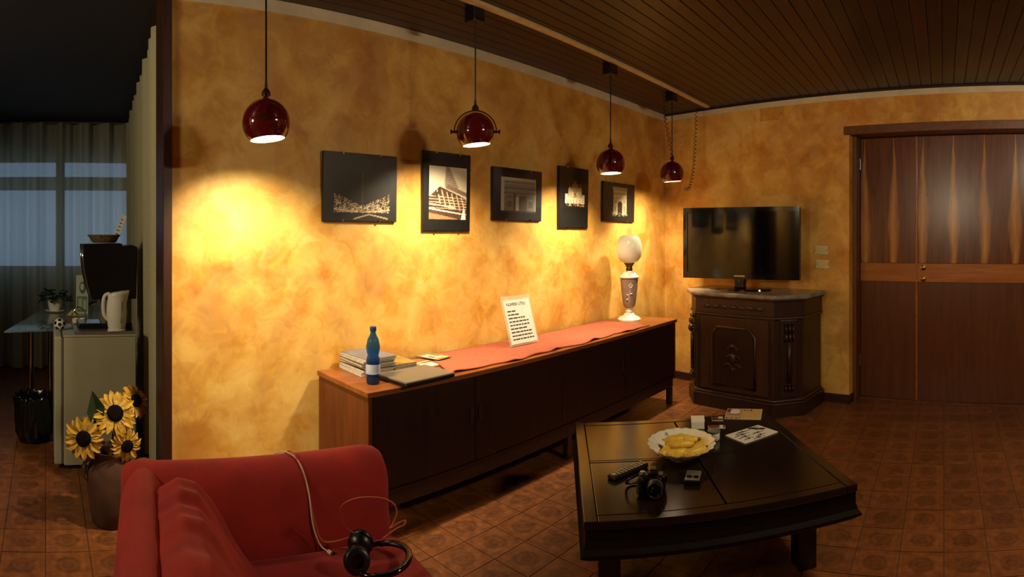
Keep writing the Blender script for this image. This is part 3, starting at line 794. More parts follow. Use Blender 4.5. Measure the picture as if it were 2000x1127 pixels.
dr = box('door', 'walnut_light', -.335, .335, .578, .594, .155, .775, cb, bevel=.004)
oc = [(-.21, .20), (.21, .20), (.21, .63), (.155, .695), (-.155, .695), (-.21, .63)]
MB().prism([(x * .93, .20 + (z - .20) * .965 + .008) for x, z in oc], .592, .598, 'y').build('sunk_panel', 'walnut', dr)
MB().tube([(x, .597, z) for x, z in oc], .013, 8, closed=True).build('panel_moulding', 'walnut_light', dr, smooth=50)
cv = MB()
for sx in (-1, 1):
    for k in range(3):
        z0 = .36 + k * .075; pts = []
        for q in range(15):
            a = q / 14 * 4.6; rr = .042 * (1 - q / 18); pts.append((sx * (.038 + rr * math.cos(a + .6 * k)), .603, z0 + rr * math.sin(a)))
        cv.tube(pts, [.009 * (1 - q / 22) for q in range(15)], 6)
cv.ball((0, .603, .44), .03, 12, 8, (1, .6, 1.3)); cv.ball((0, .603, .54), .022, 10, 6, (1.2, .6, .8)); cv.ball((0, .603, .345), .018, 10, 6, (1, .6, 1.2))
cv.build('carved_rosette', 'walnut_light', dr, smooth=True)
MB().lathe([(.008, 0), (.008, .006), (.004, .01)], 10, (0, 0, 0)).build('keyhole', 'old_brass', dr).matrix_local = Matrix.Translation((.30, .594, .47)) @ Matrix.Rotation(-PI / 2, 4, 'X')
fr = MB()
for k in range(-3, 4):
    fr.ball((k * .085, .594, .868), .02, 10, 6, (1.7, .45, 1)); fr.ball((k * .085 + .042, .594, .868), .009, 8, 6, (1, .6, 2.2))
fr.build('frieze_carving', 'walnut_light', cb, smooth=True)
for sx in (-1, 1):
    cx, cy = sx * .465, .49; nx, ny = sx * .7, .7
    Mc = Matrix.Translation((cx, cy, 0)) @ Matrix.Rotation(math.atan2(ny, nx), 4, 'Z')
    MB(Mc).box(-.012, .014, -.075, .075, .15, .785).build('corner_pilaster', 'walnut', cb, bevel=.006)
    sv = MB(Mc)
    for z0, rr, sg_ in ((.715, .045, 1), (.64, .03, -1), (.23, .028, 1)):
        pts = [(.026 + (rr * (1 - q / 20)) * math.cos(q * .42 * sg_ + 1.2) * .8, 0, z0 + rr * (1 - q / 20) * math.sin(q * .42 * sg_ + 1.2)) for q in range(16)]
        sv.tube(pts, .013, 6); sv.tube([(p[0], -.03, p[2]) for p in pts], .011, 6); sv.tube([(p[0], .03, p[2]) for p in pts], .011, 6)
    sv.tube([(.02, 0, .60), (.026, 0, .45), (.018, 0, .28)], [.022, .014, .02], 8)
    sv.build('scroll_bracket', 'walnut', cb, smooth=True)
    MB(Mc).lathe([(.0001, .036), (.02, .03), (.026, .0)], 12, (0, 0, 0)).build('boss', 'walnut_light', cb, smooth=True).matrix_local = Matrix.Identity(4)

# television
tv = thing('television', 'large black flat television standing on the marble cabinet top', 'television', tuple(wb(2.585, .335, TOPZ)), RZB + R(12))
MB().lathe([(.0001, 0), (.29, 0), (.285, .012), (.2, .018), (.0001, .02)], 48).build('stand_base', 'black_gloss', tv, smooth=40)
tv.children[0].scale = (1, .5, 1)
MB().box(-.05, .05, -.03, .02, .015, .14).build('stand_neck', 'black_gloss', tv, bevel=.01)
HW, Z0, Z1 = .545, .095, .735
MB().box(-HW, HW, -.045, .012, Z0, Z1).build('casing', 'black_plastic', tv, bevel=.012, seg=3)
bz = MB(); bz.box(-HW, HW, .012, .026, Z1 - .04, Z1); bz.box(-HW, HW, .012, .026, Z0, Z0 + .055); bz.box(-HW, -HW + .04, .012, .026, Z0 + .055, Z1 - .04); bz.box(HW - .04, HW, .012, .026, Z0 + .055, Z1 - .04)
bz.build('bezel', 'black_gloss', tv)
MB().box(-HW + .04, HW - .04, .012, .017, Z0 + .055, Z1 - .04).build('screen', 'screen', tv)
MB().box(-.05, .05, .0262, .0272, Z0 + .022, Z0 + .034).build('maker_badge', 'silver', tv)
MB().tube([(-.006, .03, Z0 - .01), (.006, .03, Z0 - .01)], .008, 8).build('indicator', 'silver', tv)

# power lead beside the cabinet
o = MB().tube(spline([wb(3.30, .012, .36), wb(3.26, .05, .36), wb(3.20, .08, .28), wb(3.12, .09, .18), wb(3.10, .1, .03)], 6), .005, 6).build('power_lead', 'black_plastic', smooth=True)
tag(o, 'thin black power lead running down beside the carved cabinet', 'cable')

# switch plates and a cover plate on the right wall
for k, (z0, z1, lab, dt) in enumerate(((1.302, 1.383, 'upper cream switch plate on the wall beside the wooden door', 0), (1.177, 1.257, 'lower cream switch plate on the wall beside the wooden door', -.008))):
    s = thing('switch_plate', lab, 'switch', tuple(wb(1.94 + dt, 0, z0)), RZB, 'switch plates by the door')
    box('plate', 'cream_plate', -.064, .064, 0, .009, 0, z1 - z0, s, bevel=.003)
    for x in (-.03, .006) if k == 0 else (-.022, .012):
        box('rocker', 'cream_plate', x, x + .026, .009, .013, .02, .058, s, bevel=.002)
    for x in (-.054, .054): MB().ball((x, .009, (z1 - z0) / 2), .004, 8, 6, (1, .4, 1)).build('screw', 'old_brass', s, smooth=True)
cp = thing('junction_cover', 'square ochre junction cover just under the ceiling strip on the right wall', 'cover plate', tuple(wb(2.44, 0, 2.545)), RZB)
box('plate', 'plaster', -.12, .12, 0, .008, 0, .115, cp, bevel=.002)
for x in (-.1, .1): MB().ball((x, .008, .057), .005, 8, 6, (1, .4, 1)).build('screw', 'old_brass', cp, smooth=True)

# ---------------------------------------------------------------- low square table
TZ = .45
ct = thing('coffee_table', 'low square near-black wooden coffee table with quartered top', 'table', (2.42, 1.12, 0), R(38.7))
hw = .545
for a in ((-hw, hw, hw - .05, hw), (-hw, hw, -hw, -hw + .05)):
    box('border', 'black_wood', a[0], a[1], a[2], a[3], TZ - .03, TZ, ct, bevel=.004)
for a in ((-hw, -hw + .05), (hw - .05, hw)):
    box('border', 'black_wood', a[0], a[1], -hw + .051, hw - .051, TZ - .03, TZ, ct, bevel=.004)
q = hw - .052
for sx in (-1, 1):
    for sy in (-1, 1):
        x0, x1 = sorted((sx * .012, sx * q)); y0, y1 = sorted((sy * .003, sy * q))
        box('top_panel', 'black_wood', x0, x1, y0, y1, TZ - .03, TZ - .001, ct, bevel=.003)
box('centre_slat', 'black_wood', -.0095, .0095, -q, q, TZ - .03, TZ - .0005, ct, bevel=.003)
box('underside', 'black_wood', -q, q, -q, q, TZ - .045, TZ - .031, ct)
ap = MB()
def ring(o0, o1, z0, z1):
    a, b = hw + o0, hw + o1
    lo = [(-a, -a, z0), (a, -a, z0), (a, a, z0), (-a, a, z0)]; hi = [(-b, -b, z1), (b, -b, z1), (b, b, z1), (-b, b, z1)]
    ap.add(lo + hi, [(i, (i + 1) % 4, 4 + (i + 1) % 4, 4 + i) for i in range(4)])
ring(-.006, -.006, TZ - .03, TZ - .075); ring(-.006, .000, TZ - .075, TZ - .10); ring(.000, .012, TZ - .10, TZ - .117); ring(.012, .012, TZ - .117, TZ - .127); ring(.012, -.02, TZ - .127, TZ - .15); ring(-.02, -.05, TZ - .15, TZ - .15); ring(-.05, -.05, TZ - .15, TZ - .05)
ap.build('apron', 'black_wood_matt', ct)
for sx in (-1, 1):
    for sy in (-1, 1):
        box('leg', 'black_wood', sx * .26 - .045, sx * .26 + .045, sy * .43 - .045, sy * .43 + .045, 0, TZ - .05, ct, bevel=.006)
for sy in (-1, 1): box('stretcher', 'black_wood', -.214, .214, sy * .43 - .02, sy * .43 + .02, .10, .15, ct, bevel=.004)
box('stretcher', 'black_wood', -.03, .03, -.41, .41, .10, .14, ct, bevel=.004)

# bowl of small bananas
t = NT('flower_china'); v = t.coord(); vo = t.n('TexVoronoi'); vo.inputs['Scale'].default_value = 15; t.l(v, vo.inputs['Vector'])
nz = t.noise(v, 60, 3)
f = t.ramp(t.math('ADD', vo.outputs['Distance'], t.math('MULTIPLY', nz, .35)), [(.30, (1, 1, 1)), (.42, (0, 0, 0))])
t.bsdf(t.mix(f, lin('#e6dfc6'), lin('#a08a80')), .16, bump=nz, bstr=.02)
BX, BY = 2.39, 1.18
bw = thing('fruit_bowl', 'white scalloped china bowl with faint flowers on the black table', 'bowl', (BX, BY, TZ), math.atan2(.446, .895))
bw.scale = (1.2, 1, 1)
MB().lathe([(.0001, .004), (.055, .004), (.08, .012), (.112, .034), (.140, .056), (.150, .064), (.152, .066), (.147, .061), (.114, .040), (.084, .020), (.057, .011), (.0001, .010)], 72, caps=False, lobes=20, amp=.06).build('dish', 'flower_china', bw, smooth=True)
MB().lathe([(.05, 0), (.058, 0), (.058, .008), (.05, .008)], 36, caps=False).build('foot_ring', 'white_china', bw, smooth=30)
RA, TA = Vector((.895, .446, 0)), Vector((.446, -.895, 0))
ban = [(-.080, -.045, .050, 75, .105, 'leftmost, end on to the camera side'), (-.022, .022, .078, 8, .125, 'left one of the upper pair'), (.024, .026, .082, -38, .12, 'right one of the upper pair, lying askew'),
       (.006, .078, .062, -14, .15, 'at the back of the heap'), (-.004, -.022, .071, 6, .13, 'in the middle of the heap'), (-.020, -.070, .052, 5, .12, 'at the front of the heap'),
       (.078, .005, .060, 70, .115, 'on the right rim side of the heap'), (.058, -.062, .055, 28, .13, 'at the front right of the heap')]
for s_, q_, z, ang, L, lab in ban:
    c = Vector((BX, BY, TZ + z - .010)) + TA * s_ + RA * q_
    p = thing('banana', 'small yellow banana in the scalloped bowl, ' + lab, 'banana', tuple(c), math.atan2(TA.y, TA.x) + R(ang), 'bananas in the bowl')
    n = 15; pts = []; rad = []
    for k in range(n):
        u = k / (n - 1) * 2 - 1; pts.append((u * L / 2, -.02 * (1 - u * u) + .01, .003 * u)); rad.append(max(.004, .0205 * (1 - abs(u) ** 3.2) ** .6))
    MB().tube(pts, rad, 10).build('fruit', 'banana', p, smooth=True)
    MB().tube([pts[-1], (pts[-1][0] + .012, .012, .006)], [.005, .0035], 7).build('stalk', 'banana_tip', p, smooth=True)
    MB().ball((pts[0][0] - .001, .011, -.003), .0045, 8, 6).build('tip', 'banana_tip', p, smooth=True)
jr = thing('lidded_pot', 'small round lidded white pot behind the fruit bowl', 'pot', (2.645, 1.125, TZ))
MB().lathe([(.026, 0), (.03, .006), (.03, .036), (.027, .04), (.0001, .04)], 24).build('body', 'white_china', jr, smooth=40)
MB().lathe([(.033, .04), (.033, .046), (.024, .053), (.008, .056), (.0001, .056)], 24).build('lid', 'grey_plastic', jr, smooth=40)

# papers and small boxes
def sheet(name, label, cat, x, y, w_, h, rz, im, th=.0015, z=TZ, group=None):
    p = thing(name, label, cat, (x, y, z + .0002), rz, group)
    box('paper', 'paper', -w_ / 2, w_ / 2, -h / 2, h / 2, 0, th, p)
    im.build('printed_face', p, lambda u, v: (-w_ / 2 + .001 + u * (w_ - .002), -h / 2 + .001 + v * (h - .002), th + .0003), 'print_gloss')
    return p
im = Pic(60, 44, '#c9a566'); im.rect(.0, .0, .42, 1, '#b89a72'); im.ell(.24, .7, .14, .22, '#d9d6cc'); im.rect(.02, .6, .12, .95, '#8a3022'); im.rect(.03, .36, .38, .44, '#7a5a30')
im.rect(.42, 0, .44, 1, '#8a6a3a'); im.rect(.48, .8, .72, .92, '#5c2a1c'); im.rect(.52, .83, .57, .9, '#e6cf9c'); im.rect(.6, .83, .65, .9, '#e6cf9c')
for k in range(3): im.rect(.04 + k * .13, .05, .09 + k * .13, .11, '#1d1712')
for k in range(14): im.ell(.48 + .5 * random.random(), .1 + .6 * random.random(), .03, .04, random.choice(('#b48c48', '#dcc288')), .6)
sheet('leaflet', 'tan illustrated leaflet near the far corner of the black table', 'leaflet', 3.085, 1.125, .205, .19, R(-74.6), im, group='papers on the coffee table')
im = Pic(64, 44, '#dcd7c8')
for k, (x0, y0, x1, y1) in enumerate(((.08, .62, .5, .74), (.2, .8, .62, .9), (.1, .42, .42, .52), (.48, .42, .8, .5), (.12, .22, .38, .30), (.45, .2, .72, .28), (.3, .06, .62, .13))):
    im.line(x0, y0, x1 - .1, y0 + .02, .016, '#26221f'); im.line(x0 + .1, y1, x1, y0, .014, '#3a3430'); im.line((x0 + x1) / 2, y0 - .03, (x0 + x1) / 2 + .05, y1 + .04, .012, '#26221f')
im.poly([(.62, .95), (.75, .98), (.98, .55), (.86, .5)], '#1c1713'); im.ell(.78, .7, .06, .08, '#5d4632'); im.rect(.8, .86, .95, .94, '#8a8574')
sheet('leaflet', 'white leaflet with bold black lettering lying aslant on the black table', 'leaflet', 2.785, .972, .235, .15, R(-27), im, .004, group='papers on the coffee table')
pb = thing('card_box', 'small open white cardboard box behind the fruit bowl', 'box', (2.80, 1.285, TZ), R(-64))
box('tray', 'paper', -.034, .034, -.05, .05, .0, .036, pb, bevel=.001)
box('lid_flap', 'paper', -.036, .036, -.045, .055, .037, .0385, pb)
im = Pic(24, 30, '#1c120e'); im.ell(.4, .5, .3, .3, '#7a3a18'); im.rect(.6, .3, .95, .85, '#c9c4b0')
sheet('picture_card', 'small dark picture card beside the white cardboard box', 'card', 2.955, 1.235, .062, .075, R(-66), im, .003)
im = Pic(30, 20, '#7d3a2c'); im.rect(.68, 0, .88, 1, '#d8c4b4'); im.rect(.3, .4, .4, .8, '#a85a44')
sheet('picture_card', 'small red-brown card with a pale stripe in front of the dark card', 'card', 2.825, 1.185, .092, .045, R(-66), im, .003)

# remote control, camera, pocket device
rm = thing('remote_control', 'slim silver-buttoned remote control lying behind the black camera', 'remote', (2.108, 1.297, TZ), math.atan2(-.046, .201))
box('body', 'black_plastic', -.105, .105, -.023, .023, 0, .018, rm, bevel=.005)
for i in range(9):
    for j in range(3):
        box('button', 'silver', -.07 + i * .019, -.058 + i * .019, -.017 + j * .0125, -.008 + j * .0125, .018, .0205, rm, bevel=.0015, seg=1)
MB().lathe([(.011, .018), (.011, .0205), (.0001, .021)], 14, (-.088, 0, 0)).build('power_button', 'silver', rm, smooth=30)
dc = thing('camera', 'black interchangeable lens camera lying on the table beside the remote', 'camera', (2.005, 1.12, TZ), R(-62))
dc.scale = (.88, .88, .88)
box('body', 'black_plastic', -.065, .06, -.03, .03, 0, .082, dc, bevel=.012, seg=3)
box('grip', 'black_plastic', -.072, -.035, -.055, -.028, .004, .078, dc, bevel=.012, seg=3)
box('viewfinder_hump', 'black_plastic', -.022, .028, -.032, .03, .080, .108, dc, bevel=.012, seg=2)
Ml = Matrix.Translation((.012, -.03, .042)) @ Matrix.Rotation(PI / 2, 4, 'X')
ls = MB(Ml).lathe([(.036, 0), (.036, .02), (.034, .024), (.037, .028), (.037, .062), (.034, .068), (.028, .066), (.022, .056), (.0001, .052)], 32).build('lens', 'black_plastic', dc, smooth=35)
MB(Ml).lathe([(.0265, .060), (.016, .066), (.0001, .068)], 24).build('front_glass', 'black_gloss', ls, smooth=True)
MB(Ml).lathe([(.0375, .028), (.0378, .030), (.0378, .033), (.0375, .035)], 32, caps=False).build('focus_ring', 'silver', ls, smooth=True)
MB().lathe([(.012, .082), (.012, .09), (.0001, .091)], 16, (-.045, 0, 0)).build('mode_dial', 'silver', dc, smooth=30)
MB().tube(spline([(-.066, .01, .07), (-.11, .0, .05), (-.12, .05, .012), (-.06, .08, .006), (.0, .075, .006), (.055, .045, .02), (.061, .01, .07)], 6), .006, 6).build('strap', 'black_plastic', dc, smooth=True)
box('badge', 'card_red', .03, .042, -.0335, -.030, .066, .074, dc)
pd = thing('pocket_device', 'small silver pocket recorder with two round black discs on the table', 'device', (2.172, 1.018, TZ), math.atan2(.446, .895) - R(8))
box('body', 'black_plastic', -.05, .05, -.034, .034, 0, .02, pd, bevel=.004)
box('face_plate', 'silver', -.048, .048, -.031, .031, .0195, .022, pd, bevel=.002)
for y_ in (-.014, .014): MB().lathe([(.013, .022), (.013, .0245), (.010, .026), (.0001, .026)], 20, (-.018, y_, 0)).build('round_disc', 'black_gloss', pd, smooth=30)

# ---------------------------------------------------------------- red armchair in the foreground
SC = Vector((.27, 2.0, 0)); SR = R(-10)
so = thing('armchair', 'red fabric armchair with rounded arm in the left foreground', 'armchair', tuple(SC), SR)
def extr(prof, stations, axis):
    # prof: closed (a,z) loop; stations: (pos, inset) along the axis, rounded ends by inset towards the middle
    for _ in range(2):      # round the corners of the loop (not of its flat bottom)
        q2 = []
        for i, p in enumerate(prof):
            r_ = prof[(i + 1) % len(prof)]
            if p[1] < .06 and r_[1] < .06: q2 += [p, r_]; continue
            q2 += [(p[0] * .75 + r_[0] * .25, p[1] * .75 + r_[1] * .25), (p[0] * .25 + r_[0] * .75, p[1] * .25 + r_[1] * .75)]
        prof = q2
    ca = sum(p[0] for p in prof) / len(prof); cz = sum(p[1] for p in prof) / len(prof); m = MB(); n = len(prof)
    vs = []
    for pos, ins in stations:
        for a, z in prof:
            d = Vector((a - ca, z - cz)); L = d.length; d = d * ((L - ins) / L)
            zz = max(cz + d.y, .05); vs.append((pos, ca + d.x, zz) if axis == 'x' else (ca + d.x, pos, zz))
    fs = []
    for i in range(len(stations) - 1):
        for j in range(n): fs.append((i * n + j, i * n + (j + 1) % n, (i + 1) * n + (j + 1) % n, (i + 1) * n + j))
    fs += [tuple(range(n))[::-1], tuple(range((len(stations) - 1) * n, len(stations) * n))]
    m.add(vs, fs); return m
armp = [(.03, .05), (.035, .30), (.036, .55), (.03, .62), (.008, .672), (-.03, .700), (-.07, .706), (-.11, .692), (-.145, .655), (-.168, .59), (-.182, .50), (-.19, .38), (-.19, .05)]
ends = [(.0, .03), (.012, .012), (.035, .0), (.25, 0), (.5, 0), (.75, 0), (.865, 0), (.905, .010), (.925, .026), (.935, .05)]
extr(armp, ends, 'x').build('arm', 'red_fabric', so, smooth=50)
extr([(a - 1.16 + .19 - .03, z) for a, z in [(-x - .155, z) for x, z in armp]][::-1], ends, 'x').build('arm', 'red_fabric', so, smooth=50)
backp = [(0, .05), (-.004, .30), (-.005, .55), (.002, .63), (.028, .682), (.07, .702), (.112, .69), (.145, .64), (.155, .55), (.155, .05)]
extr(backp, [(.02, .012), (-.03, 0), (-.3, 0), (-.6, 0), (-.9, 0), (-1.12, 0), (-1.17, .012)], 'y').build('back', 'red_fabric', so, smooth=50)
def cush(u, v):
    prof = [(.12, .40), (.10, .52), (.10, .63), (.125, .695), (.18, .725), (.235, .705), (.285, .64), (.33, .57), (.375, .50), (.42, .44), (.43, .415), (.36, .40), (.24, .395)]
    k = u * len(prof); i = int(k) % len(prof); f = k - int(k); a = Vector(prof[i]); b = Vector(prof[(i + 1) % len(prof)]); p = a.lerp(b, f)
    e = min(v, 1 - v); c = Vector((.23, .54)); p = c + (p - c) * (1 - .16 * max(0, 1 - e / .08) ** 2)
    y = -.185 - .74 * v
    top = max(0, p.y - .5)
    wr = .010 * math.sin(v * 55 + p.x * 14) * math.exp(-((v - .22) / .28) ** 2) * (top * 3) + .006 * math.sin(v * 23 - p.y * 20)
    return (p.x + wr * .6, y, p.y + wr)
MB().grid(cush, 52, 60, closeu=True).build('back_cushion', 'red_fabric', so, smooth=True)
fill = so.children[-1]
bm = bmesh.new(); bm.from_mesh(fill.data); bmesh.ops.holes_fill(bm, edges=[e for e in bm.edges if e.is_boundary]); bm.to_mesh(fill.data); bm.free()
box('seat_cushion', 'red_fabric', .15, .95, -.955, -.175, .26, .43, so, bevel=.045, seg=5)
so.children[-1].data.polygons.foreach_set('use_smooth', [True] * len(so.children[-1].data.polygons))
box('base', 'red_fabric', .12, .91, -.96, -.17, .06, .262, so, bevel=.02)
for x in (.08, .86):
    for y in (-1.1, -.04): box('foot', 'dark_trim_v', x - .025, x + .025, y - .025, y + .025, 0, .052, so)
SM = Matrix.Translation(SC) @ Matrix.Rotation(SR, 4, 'Z')
def soft(name, label, cat, pts, r, mat):
    o = MB().tube(spline([SM @ Vector(p) for p in pts], 7), r, 7).build(name, mat, smooth=True); return tag(o, label, cat)
wc = soft('charging_cable', 'thin whitish cable draped over the red arm with a plug on the seat', 'cable',
     [(.545, -.005, .692), (.57, -.05, .711), (.595, -.09, .706), (.612, -.13, .678), (.625, -.165, .612), (.632, -.186, .52), (.645, -.192, .47), (.66, -.20, .440), (.675, -.225, .4355)], .0024, 'white_cord')
MB(SM).tube([(.675, -.225, .436), (.681, -.242, .436)], .0065, 8).build('plug', 'white_cord', wc, smooth=40)

# headphones on the seat with an orange cloth cord
hp = thing('headphones', 'black headphones lying on the red seat with an orange cord', 'headphones', (1.0, 1.50, .433), R(-38))
band = [(.09 * math.cos(R(a)), .09 * math.sin(R(a)) * 1.05, .014 + .022 * math.cos(R(a) / 2) ** 2) for a in range(-150, 151, 10)]
MB().tube(band, [.008] * 31, 8).build('headband', 'black_gloss', hp, smooth=True)
MB().tube([(p[0] * .93, p[1] * .93, p[2]) for p in band[5:-5]], .008, 8).build('band_padding', 'black_plastic', hp, smooth=True)
for s_ in (-1, 1):
    Mc = Matrix.Translation((-.075, s_ * .042, .042)) @ Matrix.Rotation(s_ * R(-70), 4, 'X') @ Matrix.Rotation(R(12), 4, 'Y')
    MB(Mc).lathe([(.0001, -.018), (.03, -.018), (.04, -.008), (.042, .004), (.036, .012), (.0001, .014)], 28).build('ear_cup', 'black_plastic', hp, smooth=40)
    MB(Mc).lathe([(.018, .012), (.034, .012), (.041, .02), (.036, .03), (.02, .028)], 28, caps=False).build('ear_pad', 'black_plastic', hp, smooth=True)
MI = (Matrix.Translation((1.0, 1.50, .433)) @ Matrix.Rotation(R(-38), 4, 'Z')).inverted()
lw = [(0.953, 1.597, 0.502), (0.922, 1.592, 0.538), (0.901, 1.582, 0.585), (0.892, 1.563, 0.627), (0.918, 1.537, 0.652), (0.953, 1.503, 0.663), (0.993, 1.477, 0.658), (1.019, 1.459, 0.641), (1.026, 1.455, 0.612), (1.017, 1.461, 0.582), (1.003, 1.458, 0.571), (1.024, 1.444, 0.587), (1.042, 1.431, 0.595), (1.031, 1.426, 0.586), (1.011, 1.441, 0.573), (0.979, 1.462, 0.545)]
arm_part = [SM @ Vector(p) for p in ((.575, .02, .668), (.588, -.05, .712), (.60, -.10, .702), (.618, -.15, .645), (.64, -.188, .52), (.67, -.20, .455))]
MB().tube([MI @ p for p in spline(arm_part + [Vector(p) for p in lw], 8)], .0028, 6).build('cord', 'orange_fabric_cord', hp, smooth=True)

# ---------------------------------------------------------------- the dim room beyond the opening
def sheer_far(u, v):
    x = -2.4 + 3.32 * u; s = x * 26
    return (x, 6.28 + .062 * math.sin(s) + .024 * math.sin(s * 2.3 + 1) + .02 * math.sin(x * 5), .03 + 2.67 * v)
o = MB().grid(sheer_far, 420, 4).build('sheer_curtain', 'sheer', smooth=True)
tag(o, 'pale sheer curtain covering the blue dusk window of the far room', 'curtain')
MB().tube([(-2.45, 6.30, 2.715), (.94, 6.30, 2.715)], .012, 8).build('curtain_rod', 'window_frame', o)
def sheer_side(u, v):
    p = Vector((.612, 3.10)).lerp(Vector((.885, 6.05)), u); n_ = Vector((-.9957, .0922)); s = u * 95
    a = .020 + .012 * v
    q = p + n_ * (a * math.sin(s) + .01 * math.sin(s * .37) - .008)
    return (q.x, q.y, .04 + 2.60 * v)
o = MB().grid(sheer_side, 380, 4).build('side_curtain', 'side_sheer', smooth=True)
tag(o, 'cream pleated curtain hanging along the side wall just inside the opening', 'curtain')
MB().tube([(.612, 3.06, 2.655), (.89, 6.08, 2.655)], .012, 8).build('curtain_rod', 'old_brass', o)
pf = thing('framed_picture', 'black picture frame seen edge-on beside the curtained opening', 'picture', (.639, 3.04, 1.60))
box('frame', 'frame_black', -.013, .012, -.05, .05, 0, .5, pf, bevel=.002); box('backing', 'mat_black', -.008, .013, -.045, .045, .005, .495, pf)

# unseen fill globe, added left of the frame to brighten the fridge side
gl = thing('fill_globe', 'added fill-light globe hanging left of the opening, outside the view', 'lamp', (-1.5, 2.15, 2.1))
MB().ball((0, 0, 0), .14, 24, 16).build('globe', 'fill_glow', gl, smooth=True)
MB().tube([(0, 0, .13), (0, 0, CEIL - 2.1)], .004, 6).build('cord', 'black_plastic', gl)
MB().lathe([(.045, CEIL - 2.1 - .03), (.05, CEIL - 2.1)], 16).build('ceiling_rose', 'white_plastic', gl, smooth=30)
# small fridge
fg = thing('mini_fridge', 'small off-white fridge standing side-on inside the far room', 'fridge', (.055, 3.60, 0))
box('cabinet', 'fridge_white', .062, .52, 0, .48, .025, .832, fg, bevel=.006)
box('door', 'fridge_white', 0, .05, -.002, .482, .03, .838, fg, bevel=.012, seg=3)
box('door_seal', 'fridge_seal', .05, .0625, .006, .474, .036, .828, fg)
box('top_slab', 'fridge_white', .056, .523, -.003, .483, .8325, .845, fg, bevel=.004)
for x in (.09, .48):
    for y in (.04, .44): MB().lathe([(.018, 0), (.018, .026)], 12, (x, y, 0)).build('foot', 'black_plastic', fg)
tr = thing('serving_tray', 'shallow pale metal tray on top of the small fridge', 'tray', (.365, 3.825, .8455))
ty = MB(); ty.box(-.175, .205, -.20, .22, 0, .006)
for a in ((-.18, -.172, -.205, .225), (.202, .21, -.205, .225)): ty.box(*a, 0, .018)
for a in ((-.18, .21, -.208, -.20), (-.18, .21, .218, .226)): ty.box(*a, 0, .018)
ty.build('pan', 'silver', tr)
for s_ in (-1, 1): MB().tube(spline([(-.18 if s_ < 0 else .21, -.05, .016), (s_ * .2 + .01, 0, .03), (-.18 if s_ < 0 else .21, .05, .016)], 5), .004, 6).build('handle', 'silver', tr, smooth=True)
TZ2 = .8522
cm = thing('coffee_machine', 'tall black coffee machine with chrome edge on the small fridge', 'coffee machine', (.25, 3.77, TZ2))
pr = [(.0, .565), (.002, .46), (.012, .37), (.032, .28), (.062, .195), (.36, .195), (.366, .45), (.366, .545), (.33, .56), (.27, .55), (.26, .57)]
MB().prism(pr, .03, .23, 'y').build('body', 'black_plastic', cm, bevel=.008)
ce_ = pr[:5]
for y_ in (.028, .232): MB().tube([(x - .003, y_, z) for x, z in ce_], .006, 6).build('chrome_edge', 'chrome', cm, smooth=True)
box('column', 'grey_plastic', .13, .33, .05, .21, .03, .197, cm, bevel=.004)
box('drip_tray', 'black_plastic', -.03, .33, .03, .23, 0, .032, cm, bevel=.005)
box('drip_grille', 'chrome', -.025, .12, .04, .22, .032, .036, cm)
MB().tube([(.09, .13, .196), (.09, .13, .165), (.05, .1, .155)], .012, 8).build('spout', 'chrome', cm, smooth=40)
MB().lathe([(.045, 0), (.048, .01), (.048, .2), (.044, .21), (.0001, .21)], 20, (.30, .13, .34)).build('water_tank', 'black_gloss', cm, smooth=40)
bk = thing('wicker_basket', 'shallow wicker basket resting on top of the coffee machine', 'basket', (.40, 3.90, TZ2 + .5725))
MB().lathe([(.0001, .004), (.075, 0), (.085, .008), (.098, .035), (.108, .05), (.104, .05), (.094, .035), (.08, .012), (.0001, .008)], 28, caps=False, lobes=14, amp=.03).build('weave', 'basket', bk, smooth=40)
MB().tube([(.108 * math.cos(2 * PI * k / 28), .108 * math.sin(2 * PI * k / 28), .05) for k in range(28)], .006, 6, closed=True).build('rim', 'basket', bk, smooth=True)
st = MB().box(-.018, .018, -.001, .001, 0, .19).build('sugar_stick', 'paper'); st.matrix_world = Matrix.Translation((.47, 3.90, TZ2 + .584)) @ Matrix.Rotation(R(22), 4, 'Y')
tag(st, 'upright slip of white paper sticking out of the wicker basket', 'paper slip')
mb = MB()
for k in range(5): mb.box(-.012, .008, -.0014, -.0011, .05 + k * .026, .056 + k * .026)
mb.build('text_line', 'ink', st)
kt = thing('electric_kettle', 'white plastic jug kettle standing on the tray', 'kettle', (.462, 3.69, TZ2))
def kb(u, v):
    a = 2 * PI * u; z = .255 * v; rr = .052 + .012 * math.sin(PI * min(1, v * 1.1)) + .006 * v
    x = rr * math.cos(a); y = rr * math.sin(a) * .9
    sp = max(0, math.cos(a)) ** 6 * max(0, v - .7) / .3 * .028
    return (x + sp, y, z + (.0 if v < .99 else .012 * math.cos(a)))
kb_ = MB().grid(kb, 36, 14, closeu=True).build('jug', 'white_plastic', kt, smooth=True)
bm = bmesh.new(); bm.from_mesh(kb_.data); bmesh.ops.holes_fill(bm, edges=[e for e in bm.edges if e.is_boundary]); bm.to_mesh(kb_.data); bm.free()
MB().tube(spline([(-.045, 0, .245), (-.075, 0, .235), (-.088, 0, .19), (-.085, 0, .12), (-.068, 0, .085), (-.05, 0, .075)], 6), .012, 10).build('handle', 'white_plastic', kt, smooth=True)
MB().lathe([(.06, 0), (.06, .014), (.054, .018)], 28).build('base', 'white_plastic', kt, smooth=30)
box('switch', 'black_plastic', -.072, -.058, -.008, .008, .055, .068, kt, bevel=.003)
MB().tube([(.02, -.052, .06), (.028, -.054, .2)], .004, 6).build('level_window', 'grey_plastic', kt)
